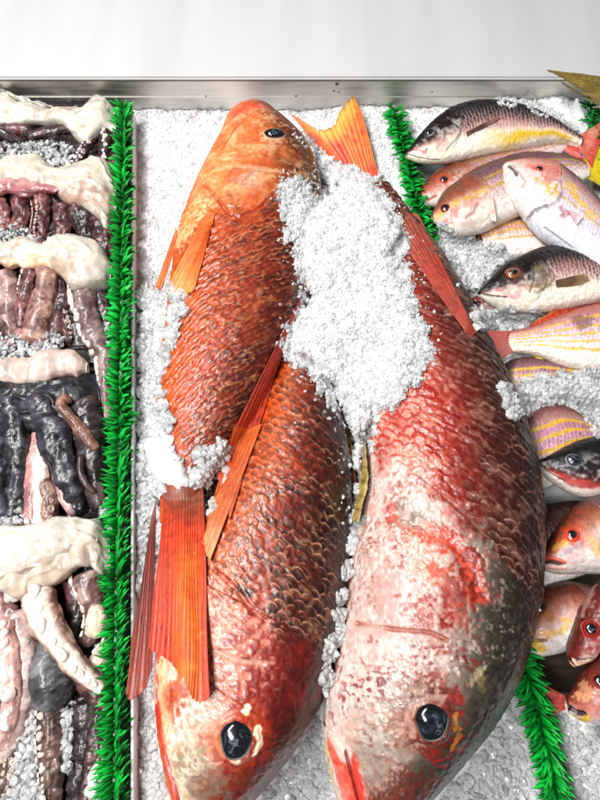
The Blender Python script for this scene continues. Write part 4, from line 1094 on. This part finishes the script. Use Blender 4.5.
o5 = octopus('nearest octopus, broad white mantle over long pale arms with white suckers', (60, 640))
flap(o5, [(-45, 528, -45, 850, 8, 0), (0, 528, 0, 850, 10, 1), (60, 528, 60, 850, 10, 1), (100, 528, 100, 850, 9, 0), (118, 536, 118, 842, 4, -1)], GAP_SHADE, 728, wr=2.5, name='web_or_shade_sheet', mat='arm', fold=3)
arm(o5, [(-4, 590), (4, 615), (6, 640), (2, 670)], [13, 13, 12], [16, 15, 13], ('#7a5456', '#b49490', '#3c2226'), 111, suck=rt_ + .7, scol='#e0ccc2', ss=.34, wr=.8)
arm(o5, [(18, 610), (24, 650), (24, 690), (14, 725), (-4, 760)], [12, 14, 14, 12, 9], [18, 18, 17, 14, 11], ('#a88e8a', '#c8b8b0', '#5e4446'), 112, wr=.5)
arm(o5, [(6, 620), (11, 655), (13, 690), (10, 720), (-2, 750)], [7, 8, 8, 7, 6], [29, 30, 28, 24, 18], ('#c89c94', '#dcbcb2', '#8a5a58'), 113, suck=up_ + .3, scol='#eee2d8', ss=.72, gap=2.2, wr=.4)
arm(o5, [(45, 640), (52, 665), (56, 690), (66, 704)], [11, 18, 22, 14], [14, 17, 15, 10], ('#3a3a3e', '#6a6a6e', '#141416'), 114, wr=.7, name='arm')
arm(o5, [(30, 655), (36, 690), (40, 714)], [10, 10, 7], [10, 10, 8], DARK, 115)
arm(o5, [(72, 655), (84, 680), (98, 698), (112, 706)], [8, 9, 9, 7], [18, 17, 15, 12], ('#4a2e2c', '#6a4a44', '#241414'), 116, wr=.5)
arm(o5, [(36, 590), (42, 612), (54, 634), (70, 656), (86, 676), (104, 692)], [13, 13, 12, 10, 9, 6], [26, 27, 27, 26, 24, 20], ('#8a5f54', '#c9a898', '#5a3832'), 117, suck=up_, scol='#efe6dc', ss=.4, gap=2.0, wr=.6, belly='#e8dccf')
arm(o5, [(84, 572), (90, 590), (95, 606), (92, 630), (84, 642), (76, 640)], [12, 11, 10, 9, 7, 5], [22, 21, 19, 18, 16, 13], ('#6a4c48', '#a08a80', '#34201f'), 118, suck=lf_ - .2, scol='#e0d6c8', ss=.34, gap=1.7, wr=.5)
arm(o5, [(97, 604), (96, 622), (92, 638)], [6, 8, 6], [25, 24, 20], ('#cfc4ac', '#ded6c4', '#a8947e'), 119, wr=.4)
arm(o5, [(74, 575), (78, 600), (74, 630), (70, 645)], [10, 9, 7], [9, 9, 8], DARK, 120)
arm(o5, [(112, 640), (104, 652), (96, 664), (100, 680)], [6, 7, 6, 5], [16, 16, 14, 11], ('#cdb4a6', '#e4d6ca', '#8a6a60'), 121, suck=lf_, scol='#eee6da', ss=.4)
arm(o5, [(51, 704), (50, 735), (52, 770), (52, 812), (50, 850)], [11, 11, 10, 9, 7], [15, 15, 14, 12, 10], ('#5e4640', '#94786c', '#2c1e1c'), 122, suck=up_ + .9, scol='#d8c8bc', ss=.24, suck2=True, wr=.9)
arm(o5, [(86, 700), (84, 735), (80, 770), (72, 820)], [10, 10, 9, 7], [14, 13, 11, 9], ('#2c2426', '#544648', '#100c0d'), 123, wr=.9)
arm(o5, [(100, 706), (98, 738), (92, 770), (84, 815)], [9, 9, 8, 6], [13, 12, 10, 8], ('#3a2224', '#5e4240', '#170c0e'), 124, wr=.9, suck=rt_ + .6, scol='#b8a49c', ss=.3)
arm(o5, [(104, 755), (96, 775), (90, 800), (84, 830)], [6, 7, 7, 5], [13, 12, 11, 9], ('#c8b0ac', '#e0d0ca', '#8a6c6c'), 125, wr=.4)
arm(o5, [(14, 752), (10, 775), (2, 800), (-6, 830)], [8, 8, 8, 6], [12, 11, 10, 9], ('#6a5048', '#8e7468', '#33231f'), 126, suck=up_, scol='#c0aea0', ss=.3, suck2=True, wr=.7)
flap(o5, [(-40, 526, -40, 585, 14, 22), (0, 526, 0, 586, 16, 23), (25, 526, 24, 578, 17, 24), (50, 521, 50, 572, 18, 25), (70, 517, 68, 562, 18, 25), (88, 517, 88, 560, 17, 24), (101, 520, 102, 572, 14, 21), (112, 540, 112, 574, 8, 16)], ('#d2ccc0', '#dad4ca', '#b8a28e'), 127, wr=1.6, fold=1.2)
flap(o5, [(-30, 578, -30, 594, 6, 24), (5, 573, 2, 592, 7, 25), (25, 562, 20, 598, 8, 27), (45, 555, 44, 588, 8, 30), (66, 548, 66, 578, 8, 32), (84, 542, 84, 566, 7, 32), (98, 540, 100, 562, 5, 28)], ('#c8b6a4', '#d4c8bc', '#9c6e58'), 128, wr=1.6, name='web_or_shade_sheet', fold=2.2)
arm(o5, [(18, 586), (16, 594), (20, 600)], [8, 7, 4], [26, 24, 20], ('#ccc6bc', '#d6d0c8', '#b0a090'), 129, wr=.3)

# ------------------------------------------------------------------ height of everything ice can lie on
VS, FS, off = [], [], 0
for V_, F_ in COARSE:
    VS.append(V_); FS.append(F_ + off); off += len(V_)
bvh = BVHTree.FromPolygons(np.concatenate(VS).tolist(), np.concatenate(FS).tolist())
GX = np.arange(-60, 664, 3.0); GY = np.arange(-10, 866, 3.0)
HZ = np.zeros((len(GY), len(GX)))
cv = Vector(CAM.tolist())
for iy, y in enumerate(GY):
    rr3 = ray(GX, np.full(len(GX), y))
    for ix in range(len(GX)):
        hit = bvh.ray_cast(cv, Vector(rr3[ix].tolist()))
        if hit[0] is not None: HZ[iy, ix] = max(0, hit[0].z)


def bil(A, px, py):
    fx = np.clip((np.asarray(px) - GX[0]) / 3, 0, len(GX) - 1.001); fy = np.clip((np.asarray(py) - GY[0]) / 3, 0, len(GY) - 1.001)
    ix = fx.astype(int); iy = fy.astype(int); tx = fx - ix; ty = fy - iy
    return (A[iy, ix] * (1 - tx) + A[iy, ix + 1] * tx) * (1 - ty) + (A[iy + 1, ix] * (1 - tx) + A[iy + 1, ix + 1] * tx) * ty


def blur(A, k):
    for ax in (0, 1):
        B = 0
        for d in range(-k, k + 1): B = B + np.roll(A, d, ax)
        A = B / (2 * k + 1)
    return A


HZs = blur(HZ, 2)

# ------------------------------------------------------------------ the display counter
yw = float(at(300, 106, 0)[1])
q = ray(300, 78.5); t_ = (yw - CAM[1]) / q[1]; zl = float(CAM[2] + q[2] * t_)      # height of the steel lip


def box(name, x0, x1, y0, y1, z0, z1, mat, parent=None, bev=.002):
    bm = bmesh.new(); bmesh.ops.create_cube(bm, size=1)
    for v in bm.verts:
        v.co = ((x0 + x1) / 2 + v.co.x * (x1 - x0), (y0 + y1) / 2 + v.co.y * (y1 - y0), (z0 + z1) / 2 + v.co.z * (z1 - z0))
    bmesh.ops.bevel(bm, geom=bm.edges[:], offset=bev, segments=2, affect='EDGES')
    me = bpy.data.meshes.new(name); bm.to_mesh(me); bm.free(); me.materials.append(mat)
    o = bpy.data.objects.new(name, me); C.objects.link(o)
    if parent:
        o.parent = parent; o.matrix_parent_inverse = parent.matrix_world.inverted()
    return o


case = empty('display_counter', (0, yw + .2, -.06), 'steel display counter with a pale ledge behind the iced trays', 'counter')
box('back_wall', -1.1, 1.1, yw, yw + .012, -.06, zl - .003, M['steel'], case)
box('ledge', -1.1, 1.1, yw - .003, yw + .7, zl - .0028, zl + .004, M['ledge'], case, .0025)
box('tray_floor', -1.1, 1.1, -.75, yw + .012, -.075, -.062, M['bolt'], case)  # dark floor, seen through the sunk bed as shade between the fish
# folded seam and small rivets on the steel lip
zs = float(CAM[2] + ray(300, 97)[2] * ((yw - CAM[1]) / ray(300, 97)[1]))
box('seam', -1.1, 1.1, yw - .0015, yw + .002, zs - .0008, zs + .0008, M['steel'], case, .0004)
for px_, py_, r_ in ((337, 84, 2.2), (334, 91, 1.4), (339, 92, 1.2), (206, 96, 1.1), (296, 96, 1.1), (432, 92, 1.0), (458, 97, 1.2), (470, 97, 1.0), (105, 93, 1.0), (528, 91, 1.0)):
    rr1 = ray(px_, py_); tt = (yw - CAM[1]) / rr1[1]; c_ = CAM + rr1 * tt
    bm = bmesh.new(); bmesh.ops.create_uvsphere(bm, u_segments=10, v_segments=6, radius=r_ * PX)
    for v in bm.verts: v.co = (v.co.x * (1 + .3 * math.sin(7 * v.co.z * 900)) + c_[0], v.co.y * .35 + yw - .0002, v.co.z + c_[2])
    me = bpy.data.meshes.new('stud'); bm.to_mesh(me); bm.free(); me.materials.append(M['bolt'])
    o = bpy.data.objects.new('stud', me); C.objects.link(o); o.parent = case; o.matrix_parent_inverse = case.matrix_world.inverted()


def wall_panel(name, pts, z0, z1, th, label):
    """thin upright tray divider along a line of layout points on the ice"""
    P = np.array([at(px, py, z1 * PX)[:2] for px, py in pts])
    d = P[-1] - P[0]; d /= np.linalg.norm(d); nn = np.array([d[1], -d[0]]) * th * PX / 2
    v = []
    for zz in (z0, z1):
        for p, s in ((P[0], 1), (P[-1], 1), (P[-1], -1), (P[0], -1)):
            v.append((*(p + nn * s), zz * PX))
    bm = bmesh.new(); bv = [bm.verts.new(c) for c in v]
    for f in ((0, 1, 2, 3), (7, 6, 5, 4), (0, 4, 5, 1), (1, 5, 6, 2), (2, 6, 7, 3), (3, 7, 4, 0)): bm.faces.new([bv[i] for i in f])
    bmesh.ops.recalc_face_normals(bm, faces=bm.faces[:])
    bmesh.ops.bevel(bm, geom=bm.edges[:], offset=.0006, segments=2, affect='EDGES')
    me = bpy.data.meshes.new(name); bm.to_mesh(me); bm.free(); me.materials.append(M['white'])
    o = bpy.data.objects.new(name, me); C.objects.link(o)
    return tag(o, label, 'divider', 'white panels between the trays')


wall_panel('divider_panel', [(132, 110), (132, 862)], -40, 14, 2.2, 'white divider panel beside the octopus tray')
wall_panel('divider_panel', [(577, 98), (650, 300)], -40, 22, 3.0, 'white divider panel by the green strip in the top right corner')


# ------------------------------------------------------------------ green plastic grass dividers
def grass(label, line, zb, H, spacing=2.8, L=(11, 20), W=(2.0, 3.6), seed=1, skip=None, spread=.8, fwl=(-.75, -.15), fwr=(-.75, -.15), para=0.0):
    """an upright spine with leaf blades fanning to both sides (sizes in layout px)"""
    R = np.random.default_rng(seed)
    line = np.array(line, float)
    ln = np.r_[0, np.cumsum(np.linalg.norm(np.diff(line, axis=0), axis=1))]
    base = at(*line[len(line) // 2], 0)
    root = empty('plastic_grass', base, label, 'grass divider', 'green plastic grass dividers')
    Vs, Fs, Cs, o_ = [], [], [], 0
    k = np.linspace(0, 1, 7); wpro = np.array([.35, .75, 1, .98, .8, .45, .03])
    for tpos in np.arange(0, ln[-1], spacing):
        for side in (-1, 1):
            for lev in range(3):
                tt = tpos + R.uniform(-2, 2)
                if R.random() < .12: continue
                if skip and any(a < tt < b_ for a, b_ in skip): continue
                p = np.array([np.interp(tt, ln, line[:, 0]), np.interp(tt, ln, line[:, 1])])
                z0 = (zb + H * (.25 + .3 * lev) + R.uniform(-2, 2)) * PX
                c = at(p[0], p[1], z0)
                nx = at(p[0], p[1] - 5, z0) - c; nx /= np.linalg.norm(nx)
                sx = np.array([nx[1], -nx[0], 0])
                el = R.uniform(.1, .6) + .28 * lev
                fw = R.uniform(*(fwl if side < 0 else fwr))
                if para and side > 0: fw = fw + para * sm(380, 520, p[1]) * 1.0
                d = sx * side * math.cos(el) * spread + nx * fw + np.array([0, 0, math.sin(el)]); d /= np.linalg.norm(d)
                l_ = R.uniform(*L) * PX; w_ = R.uniform(*W) * PX * (1 - .38 * sm(330, 560, p[1]))
                bn = np.cross(d, np.array([0, 0, 1.0])); bn /= np.linalg.norm(bn) + 1e-9
                rl = R.uniform(-.5, .5)
                up = np.cross(bn, d); bn2 = bn * math.cos(rl) + up * math.sin(rl); up2 = np.cross(bn2, d)
                cur = R.uniform(-.25, .35)
                mid = c + d * (k * l_)[:, None] + up2 * (-cur * k ** 2 * l_)[:, None]
                ww = (wpro * w_)[:, None]
                th = .35 * w_
                A = mid + bn2 * ww; B = mid - bn2 * ww
                Mi = mid + up2 * (wpro * th)[:, None]; Lo = mid - up2 * (wpro * th * .6)[:, None]
                Vs.append(np.stack([A, Mi, B, Lo], 1).reshape(-1, 3))
                Fs.append(grid_faces(7, 4, True, o_))
                shade = R.uniform(.4, 1.2)
                g0 = srgb('#007a1c') * shade; g1 = srgb('#14c046') * shade  # roots darker than tips, shade among the blades put into the colour
                Cs.append(np.repeat(mix(g0, g1, k), 4, 0)); o_ += 28
    mesh_obj('blades', np.concatenate(Vs), [np.concatenate(Fs)], M['green'], root, np.concatenate(Cs))
    # the spine the blades grow from
    n = 60
    q = np.linspace(0, ln[-1], n)
    pts = np.stack([np.interp(q, ln, line[:, 0]), np.interp(q, ln, line[:, 1])], -1)
    ring = []
    for a, b_ in ((-2.2, -6), (2.2, -6), (1.5, H * .85), (-1.5, H * .85)):
        w0 = at(pts[:, 0], pts[:, 1], (zb + b_) * PX); w0[:, 0] += a * PX; ring.append(w0)
    Vv = np.stack(ring, 1)
    mesh_obj('spine', Vv.reshape(-1, 3), [grid_faces(n, 4), np.array([[3, 2, 1, 0]]), (n - 1) * 4 + np.array([[0, 1, 2, 3]])], M['green'], root, np.tile(srgb('#06551c'), (n * 4, 1)), smooth=False)
    return root


grass('long green plastic grass strip between the octopus and the large red fish', [(124, 108), (121, 330), (119, 480), (116, 620), (114, 870)], 8, 16, seed=3, fwl=(-.5, .25), fwr=(-.3, .4), para=.55)
grass('green plastic grass strip running under the largest fish beside the small fish', [(393, 108), (408, 160), (422, 222), (470, 432), (520, 650), (538, 710), (552, 770), (560, 815)], 4, 15, seed=4,
      L=(14, 21), W=(2.6, 4.4), spread=.75)
grass('short green plastic grass strip in the top right corner', [(588, 106), (606, 150), (640, 235)], 18, 18, seed=5)


# ------------------------------------------------------------------ ice
def sunk(px, py):
    return bil(HZ, px, py)


nx_, ny_ = 620, 520
gx = np.linspace(-.95, .95, nx_); gy = np.linspace(-.72, yw - .001, ny_)
XX, YY = np.meshgrid(gx, gy)
P_ = np.stack([XX, YY, 0 * XX], -1)
zz_ = .006 * fbm(P_, 9, 3, 3) + .0032 * fbm(P_, 60, 3, 4) + .002 * np.abs(noise(P_, 190, 6))
pp_ = proj(P_)
zz_ += .022 * np.exp(-(((pp_[..., 0] - 548) / 34) ** 2 + ((pp_[..., 1] - 116) / 24) ** 2)) * PX / PX
zz_ -= .03 * sm(150, 120, pp_[..., 0]) * sm(90, 130, pp_[..., 1]) * 0
def hollow(px, py):
    return np.maximum(sm(522, 545, px) * sm(478, 500, py) * sm(706, 690, py), sm(416, 430, px) * sm(152, 164, py) * sm(238, 226, py))


# ice bed lowered under small fish and octopus to darken the shaded gaps
holl = hollow(pp_[..., 0], pp_[..., 1])
zz_ -= .085 * holl
oct_ = sm(131, 126, pp_[..., 0])
zz_ -= .012 * oct_
P_[..., 2] = zz_ - .004
ice = mesh_obj('crushed_ice', P_.reshape(-1, 3), [grid_faces(ny_, nx_, False)], M['ice'])
tag(ice, 'bed of crushed white ice filling the trays', 'ice', kind='stuff')

# a library of small rounded-off angular chips
LIB = []
for q in range(30):
    bm = bmesh.new()
    bmesh.ops.create_icosphere(bm, subdivisions=2, radius=1)
    V_ = np.array([v.co[:] for v in bm.verts])
    F_ = np.array([[v.index for v in f.verts] for f in bm.faces])
    bm.free()
    for k in range(10):      # flats where the ice broke
        nrm = rng.normal(size=3); nrm /= np.linalg.norm(nrm)
        cut = rng.uniform(.35, .8)
        d_ = V_ @ nrm
        V_ = V_ - nrm * (np.clip(d_ - cut, 0, None) * .92)[:, None]
    V_ = V_ * np.array([1.15, rng.uniform(.7, 1.0), rng.uniform(.35, .75)]) * rng.uniform(.95, 1.05, (len(V_), 1)) * 1.15
    LIB.append((V_, F_))


class Chips:
    def __init__(self):
        self.v, self.f, self.n = [], [], 0

    def add(self, pos, size):
        V, Fc = LIB[rng.integers(len(LIB))]
        A, _ = np.linalg.qr(rng.normal(size=(3, 3)))
        if np.linalg.det(A) < 0: A[:, 0] = -A[:, 0]
        self.v.append((V * size) @ A.T + pos); self.f.append(Fc + self.n); self.n += len(V)

    def build(self, name, mat, label):
        o = mesh_obj(name, np.concatenate(self.v), [np.concatenate(self.f)], mat, smooth=False)
        return tag(o, label, 'ice', kind='stuff')


cloudy, clear = Chips(), Chips()


def scatter(n, poly, size, sink=.62, pclear=.3, hmap=None, lift=0.0, only_bed=False, prob=None):
    poly = np.array(poly, float)
    x = rng.uniform(poly[:, 0].min(), poly[:, 0].max(), n); y = rng.uniform(poly[:, 1].min(), poly[:, 1].max(), n)
    ok = inside(x, y, poly)
    x, y = x[ok], y[ok]
    h = bil(HZ, x, y) if hmap is None else hmap(x, y)
    if only_bed:
        nb = np.maximum.reduce([bil(HZ, x + a, y + b_) for a in (-1, 1) for b_ in (-1, 1)])
        k = (nb < .004) & (hollow(x, y) < .25)
        x, y, h = x[k], y[k], h[k]
    s = rng.uniform(size[0], size[1], len(x)) ** 1.0 * PX * np.where(rng.random(len(x)) < .06, 1.5, 1)
    P = at(x, y, h + (lift - sink) * 0 + s * (.5 - sink))
    if only_bed or hmap is None:
        # follow the uneven bed where there is nothing but bed
        bed = .006 * fbm(np.c_[P[:, :2], 0 * x], 9, 3, 3) + .0032 * fbm(np.c_[P[:, :2], 0 * x], 60, 3, 4) - .003
        bed += .022 * np.exp(-(((x - 548) / 34) ** 2 + ((y - 116) / 24) ** 2))
        P[:, 2] += np.where(h < .003, bed, 0)
    for p, q in zip(P, s):
        (clear if rng.random() < pclear else cloudy).add(p, q)


def blanket(label, poly, thick, rim=22, step=1.6, dens=1.0, size=(1.6, 3.4), pclear=.25, lumps=.6, seed=0, edge_size=None, blank=True, fill=0):
    """ice shovelled over whatever lies there: follows the surface under it, thins out to nothing at its edge"""
    poly = np.array(poly, float)
    loop = np.vstack([poly, poly[:1]])
    x = np.arange(poly[:, 0].min() - 2, poly[:, 0].max() + 3, step); y = np.arange(poly[:, 1].min() - 2, poly[:, 1].max() + 3, step)
    X, Y = np.meshgrid(x, y)
    Q = np.stack([X, Y], -1)
    Z3 = np.stack([X / 600, Y / 600, 0 * X], -1)
    ins = inside(X, Y, poly)
    dd = poly_dist(Q, loop) * np.where(ins, 1, -1) + 5 * fbm(Z3, 45, 2, seed) + 2.5 * fbm(Z3, 130, 2, seed + 2)
    th = thick * np.sqrt(np.clip(dd / rim, 0, 1)) * (1 + lumps * .5 * fbm(Z3, 18, 2, seed + 3)) + lumps * 2.2 * fbm(Z3, 75, 3, seed + 5) * sm(0, 8, dd) + .9 * np.abs(noise(Z3, 260, seed))
    hz = np.maximum(bil(HZs, X, Y), bil(HZ, X, Y) - .004)
    if fill: hz = np.maximum(hz, fill * PX * sm(1, 14, dd) * sm(138, 225, Y))
    Pz = hz + th * PX
    V = at(X, Y, Pz)
    keep = dd > 0
    ny, nx = X.shape
    fk = keep[:-1, :-1] & keep[1:, :-1] & keep[:-1, 1:] & keep[1:, 1:]
    f = grid_faces(ny, nx, False)[fk.ravel()]
    used, inv = np.unique(f, return_inverse=True)
    if blank:
        o = mesh_obj('ice_heap', V.reshape(-1, 3)[used], [inv.reshape(-1, 4)], M['ice'])
        tag(o, label, 'ice', kind='stuff')
    area = keep.sum() * step * step
    n = int(area * .22 * dens)
    ii = rng.integers(0, keep.sum(), n)
    ys, xs = np.nonzero(keep)
    xj = x[xs[ii]] + rng.uniform(-1, 1, n); yj = y[ys[ii]] + rng.uniform(-1, 1, n)
    zj = Pz[ys[ii], xs[ii]]; dj = dd[ys[ii], xs[ii]]
    if not blank: zj = hz[ys[ii], xs[ii]] + rng.random(n) * th[ys[ii], xs[ii]] * PX
    for a, b_, z_, d_ in zip(xj, yj, zj, dj):
        ed = math.exp(-max(d_, 0) / 9)
        s = (size[0] + (size[1] - size[0]) * rng.random() ** 1.8) * (1 + .35 * ed) * PX
        (clear if rng.random() < pclear * .5 + .25 * ed else cloudy).add(at(a, b_, z_ - s * (.25 - .35 * ed)), s)


def stray(poly, n, reach=11, size=(1.0, 2.6)):
    """single chips that rolled off the edge of a heap"""
    loop = np.vstack([np.array(poly, float), np.array(poly[:1], float)])
    for q in range(n):
        k = rng.integers(len(loop) - 1); t = rng.random()
        c = loop[k] * (1 - t) + loop[k + 1] * t + rng.normal(size=2) * reach * .55
        s = rng.uniform(*size) * PX
        z = float(bil(HZ, c[0], c[1]))
        (clear if rng.random() < .4 else cloudy).add(at(c[0], c[1], z + s * .3), s)


# main heap thrown over the two big fish
MAIN = [(283, 182), (294, 177), (304, 184), (316, 190), (325, 186), (321, 168), (311, 147), (302, 134), (308, 132), (318, 142), (332, 156), (350, 165), (368, 168), (380, 174), (386, 190), (396, 205), (407, 222), (412, 240), (405, 254), (411, 275), (418, 300),
        (424, 325), (434, 350), (428, 370), (414, 388), (398, 402), (380, 418), (372, 440), (368, 470), (366, 500), (356, 528), (349, 520), (351, 480), (345, 440),
        (338, 415), (326, 398), (312, 376), (296, 364), (280, 352), (288, 322), (302, 300), (297, 270), (291, 240), (281, 205)]
blanket('main white ice heap thrown over the two largest fish', MAIN, 12, rim=26, fill=66, seed=1, dens=1.7, size=(.9, 2.7), pclear=.25)
blanket('ice shovelled along the belly of the orange fish by the divider', [(137, 292), (150, 284), (166, 284), (184, 296), (186, 312), (172, 345), (163, 380), (159, 402), (170, 420), (166, 440), (180, 462), (168, 488), (154, 510), (150, 545), (146, 580), (137, 600)],
        9, rim=18, seed=2, dens=1.0, size=(2.4, 5.0), pclear=.45)
blanket('small clump of ice across the root of the orange tail', [(190, 470), (205, 450), (220, 443), (232, 452), (234, 466), (226, 482), (214, 492), (214, 508), (208, 514), (200, 490), (188, 484)], 10, rim=10, seed=3, dens=1.3, size=(2.4, 4.6), pclear=.4)
blanket('ice packed between the two head down fish', [(352, 520), (366, 510), (352, 548), (344, 590), (338, 640), (326, 690), (322, 665), (338, 620), (346, 570)], 5, rim=9, seed=4, dens=1.2, size=(2.2, 4.2), pclear=.5)
blanket('ice spilled over the yellow banded fish above the dark headed fish', [(432, 230), (446, 226), (458, 234), (478, 238), (500, 250), (510, 258), (494, 268), (482, 284), (474, 296), (460, 290), (448, 262), (438, 246)], 9, rim=12, seed=5, dens=1.2, size=(2, 4), pclear=.3)
blanket('ice between the dark headed fish and the pink tail', [(472, 312), (490, 310), (500, 306), (520, 311), (545, 314), (552, 312), (530, 326), (512, 332), (488, 333), (476, 326)], 9, rim=9, seed=6, dens=1.3, size=(2.2, 4.6), pclear=.4)
blanket('ice over the buried yellow lined fish at the right edge', [(500, 388), (512, 384), (530, 378), (548, 376), (565, 372), (600, 372), (640, 376), (640, 432), (600, 436), (586, 420), (566, 408), (552, 405), (536, 412), (522, 418), (512, 416), (506, 402)], 10, rim=14, seed=7, dens=1.2, size=(2, 4.2), pclear=.35)
blanket('ice sprinkled beside the cheek of the orange fish', [(284, 184), (296, 180), (306, 192), (296, 210), (286, 220)], 6, rim=8, seed=8, dens=1.4, size=(1.6, 3.4), pclear=.35)

blanket('ice banked up against the steel lip behind the topmost dark fish', [(500, 101), (520, 101), (540, 96), (560, 92), (574, 97), (583, 112), (590, 128), (582, 137), (570, 132), (553, 121), (530, 110), (508, 105)], 10, rim=12, seed=9, dens=1.1, size=(1.4, 3), pclear=.2)

stray(MAIN, 900)
# loose chips over the open bed
scatter(27000, [(136, 98), (600, 96), (660, 100), (660, 330), (400, 330), (136, 300)], (1.0, 2.3), only_bed=True, pclear=.05)
scatter(15000, [(134, 270), (380, 270), (380, 700), (134, 700)], (1.8, 4.2), only_bed=True, pclear=.2)
scatter(14000, [(134, 640), (560, 640), (600, 700), (660, 700), (660, 862), (134, 862)], (1.8, 4.6), only_bed=True, pclear=.15)
scatter(9000, [(400, 220), (660, 220), (660, 470), (480, 470)], (1.8, 4.0), only_bed=True, pclear=.15)
# ice chips among the arms
for poly_, sz in (([(0, 148), (30, 142), (62, 140), (74, 150), (70, 168), (50, 170), (30, 156), (0, 164)], (2, 4.2)), ([(-5, 226), (20, 222), (40, 238), (35, 248), (-5, 250)], (1.8, 3.6)),
                  ([(-5, 338), (20, 335), (45, 332), (64, 338), (62, 350), (30, 358), (-5, 362)], (2, 4)), ([(100, 325), (114, 315), (114, 350), (106, 345)], (2, 4)),
                  ([(-5, 508), (24, 510), (28, 522), (-5, 525)], (2, 3.6)), ([(20, 715), (36, 712), (38, 770), (44, 802), (4, 802), (14, 780)], (2, 5)), ([(64, 710), (72, 710), (72, 770), (64, 772)], (2, 4)), ([(92, 780), (110, 760), (110, 860), (84, 860)], (2, 4.4)), ([(100, 500), (110, 498), (110, 518), (102, 516)], (2, 4))):
    p_ = np.array(poly_, float)
    n = int(abs(np.sum(p_[:, 0] * np.roll(p_[:, 1], 1) - p_[:, 1] * np.roll(p_[:, 0], 1))) / 2 * .3)
    k = 0
    while k < n:
        x_, y_ = rng.uniform(p_[:, 0].min(), p_[:, 0].max()), rng.uniform(p_[:, 1].min(), p_[:, 1].max())
        k += 1
        if not inside(np.array([x_]), np.array([y_]), p_)[0]: continue
        s_ = rng.uniform(*sz) * PX
        (clear if rng.random() < .4 else cloudy).add(at(x_, y_, rng.uniform(10, 19) * PX), s_)

lump = Loft([(146, 442, 146, 448, 2, 62), (152, 440, 150, 464, 8, 63), (162, 441, 160, 478, 12, 64), (174, 448, 171, 488, 13, 65), (184, 458, 181, 492, 10, 65), (189, 468, 188, 488, 4, 64)], res=1.2, coarse=False)
lump.push((2.2 * fbm(lump.P0, 40, 3, 5) + .7 * fbm(lump.P0, 160, 3, 8)) * PX)
tag(lump.build('ice_lump', M['ice'], None, np.zeros((lump.n, lump.mm, 3))), 'smooth white lump of ice resting on the orange fish by its tail', 'ice lump')

cloudy.build('ice_chips', M['chunk'], 'loose cloudy chips of crushed ice')
clear.build('clear_ice_chips', M['clear'], 'loose clear chips of crushed ice')

# ------------------------------------------------------------------ light, camera, output
sc = bpy.context.scene
w = bpy.data.worlds.new('World'); sc.world = w; w.use_nodes = True
w.node_tree.nodes['Background'].inputs['Color'].default_value = (.95, .97, 1, 1)
w.node_tree.nodes['Background'].inputs['Strength'].default_value = .15


def lamp(name, loc, aim, sx, sy, e, colr):
    l = bpy.data.lights.new(name, 'AREA'); l.shape = 'RECTANGLE'; l.size = sx; l.size_y = sy; l.energy = e; l.color = colr
    o = bpy.data.objects.new(name, l); C.objects.link(o); o.location = loc
    o.rotation_euler = (Vector(aim) - Vector(loc)).to_track_quat('-Z', 'Y').to_euler()
    return o


lamp('case_lamp', (-1.0, .5, 1.9), (-.05, .05, 0), 1.2, .3, 55, (1, .985, .96))
lamp('ceiling_lamp', (-.75, -.65, 2.1), (0, 0, 0), 1.0, .3, 52, (1, .99, .97))

cd = bpy.data.cameras.new('camera'); co = bpy.data.objects.new('camera', cd); C.objects.link(co)
co.location = CAM.tolist(); co.rotation_euler = (TH, 0, 0)
cd.sensor_fit = 'VERTICAL'; cd.sensor_height = 36; cd.lens = 27; cd.clip_start = .01; cd.clip_end = 50
sc.camera = co
sc.render.engine = 'CYCLES'
sc.cycles.use_denoising = True
sc.cycles.max_bounces = 16
sc.cycles.diffuse_bounces = 14
sc.cycles.transparent_max_bounces = 16
sc.cycles.transmission_bounces = 6
sc.cycles.caustics_reflective = False; sc.cycles.caustics_refractive = False
sc.view_settings.view_transform = 'Standard'; sc.view_settings.look = 'None'
sc.view_settings.exposure = 0; sc.view_settings.gamma = 1
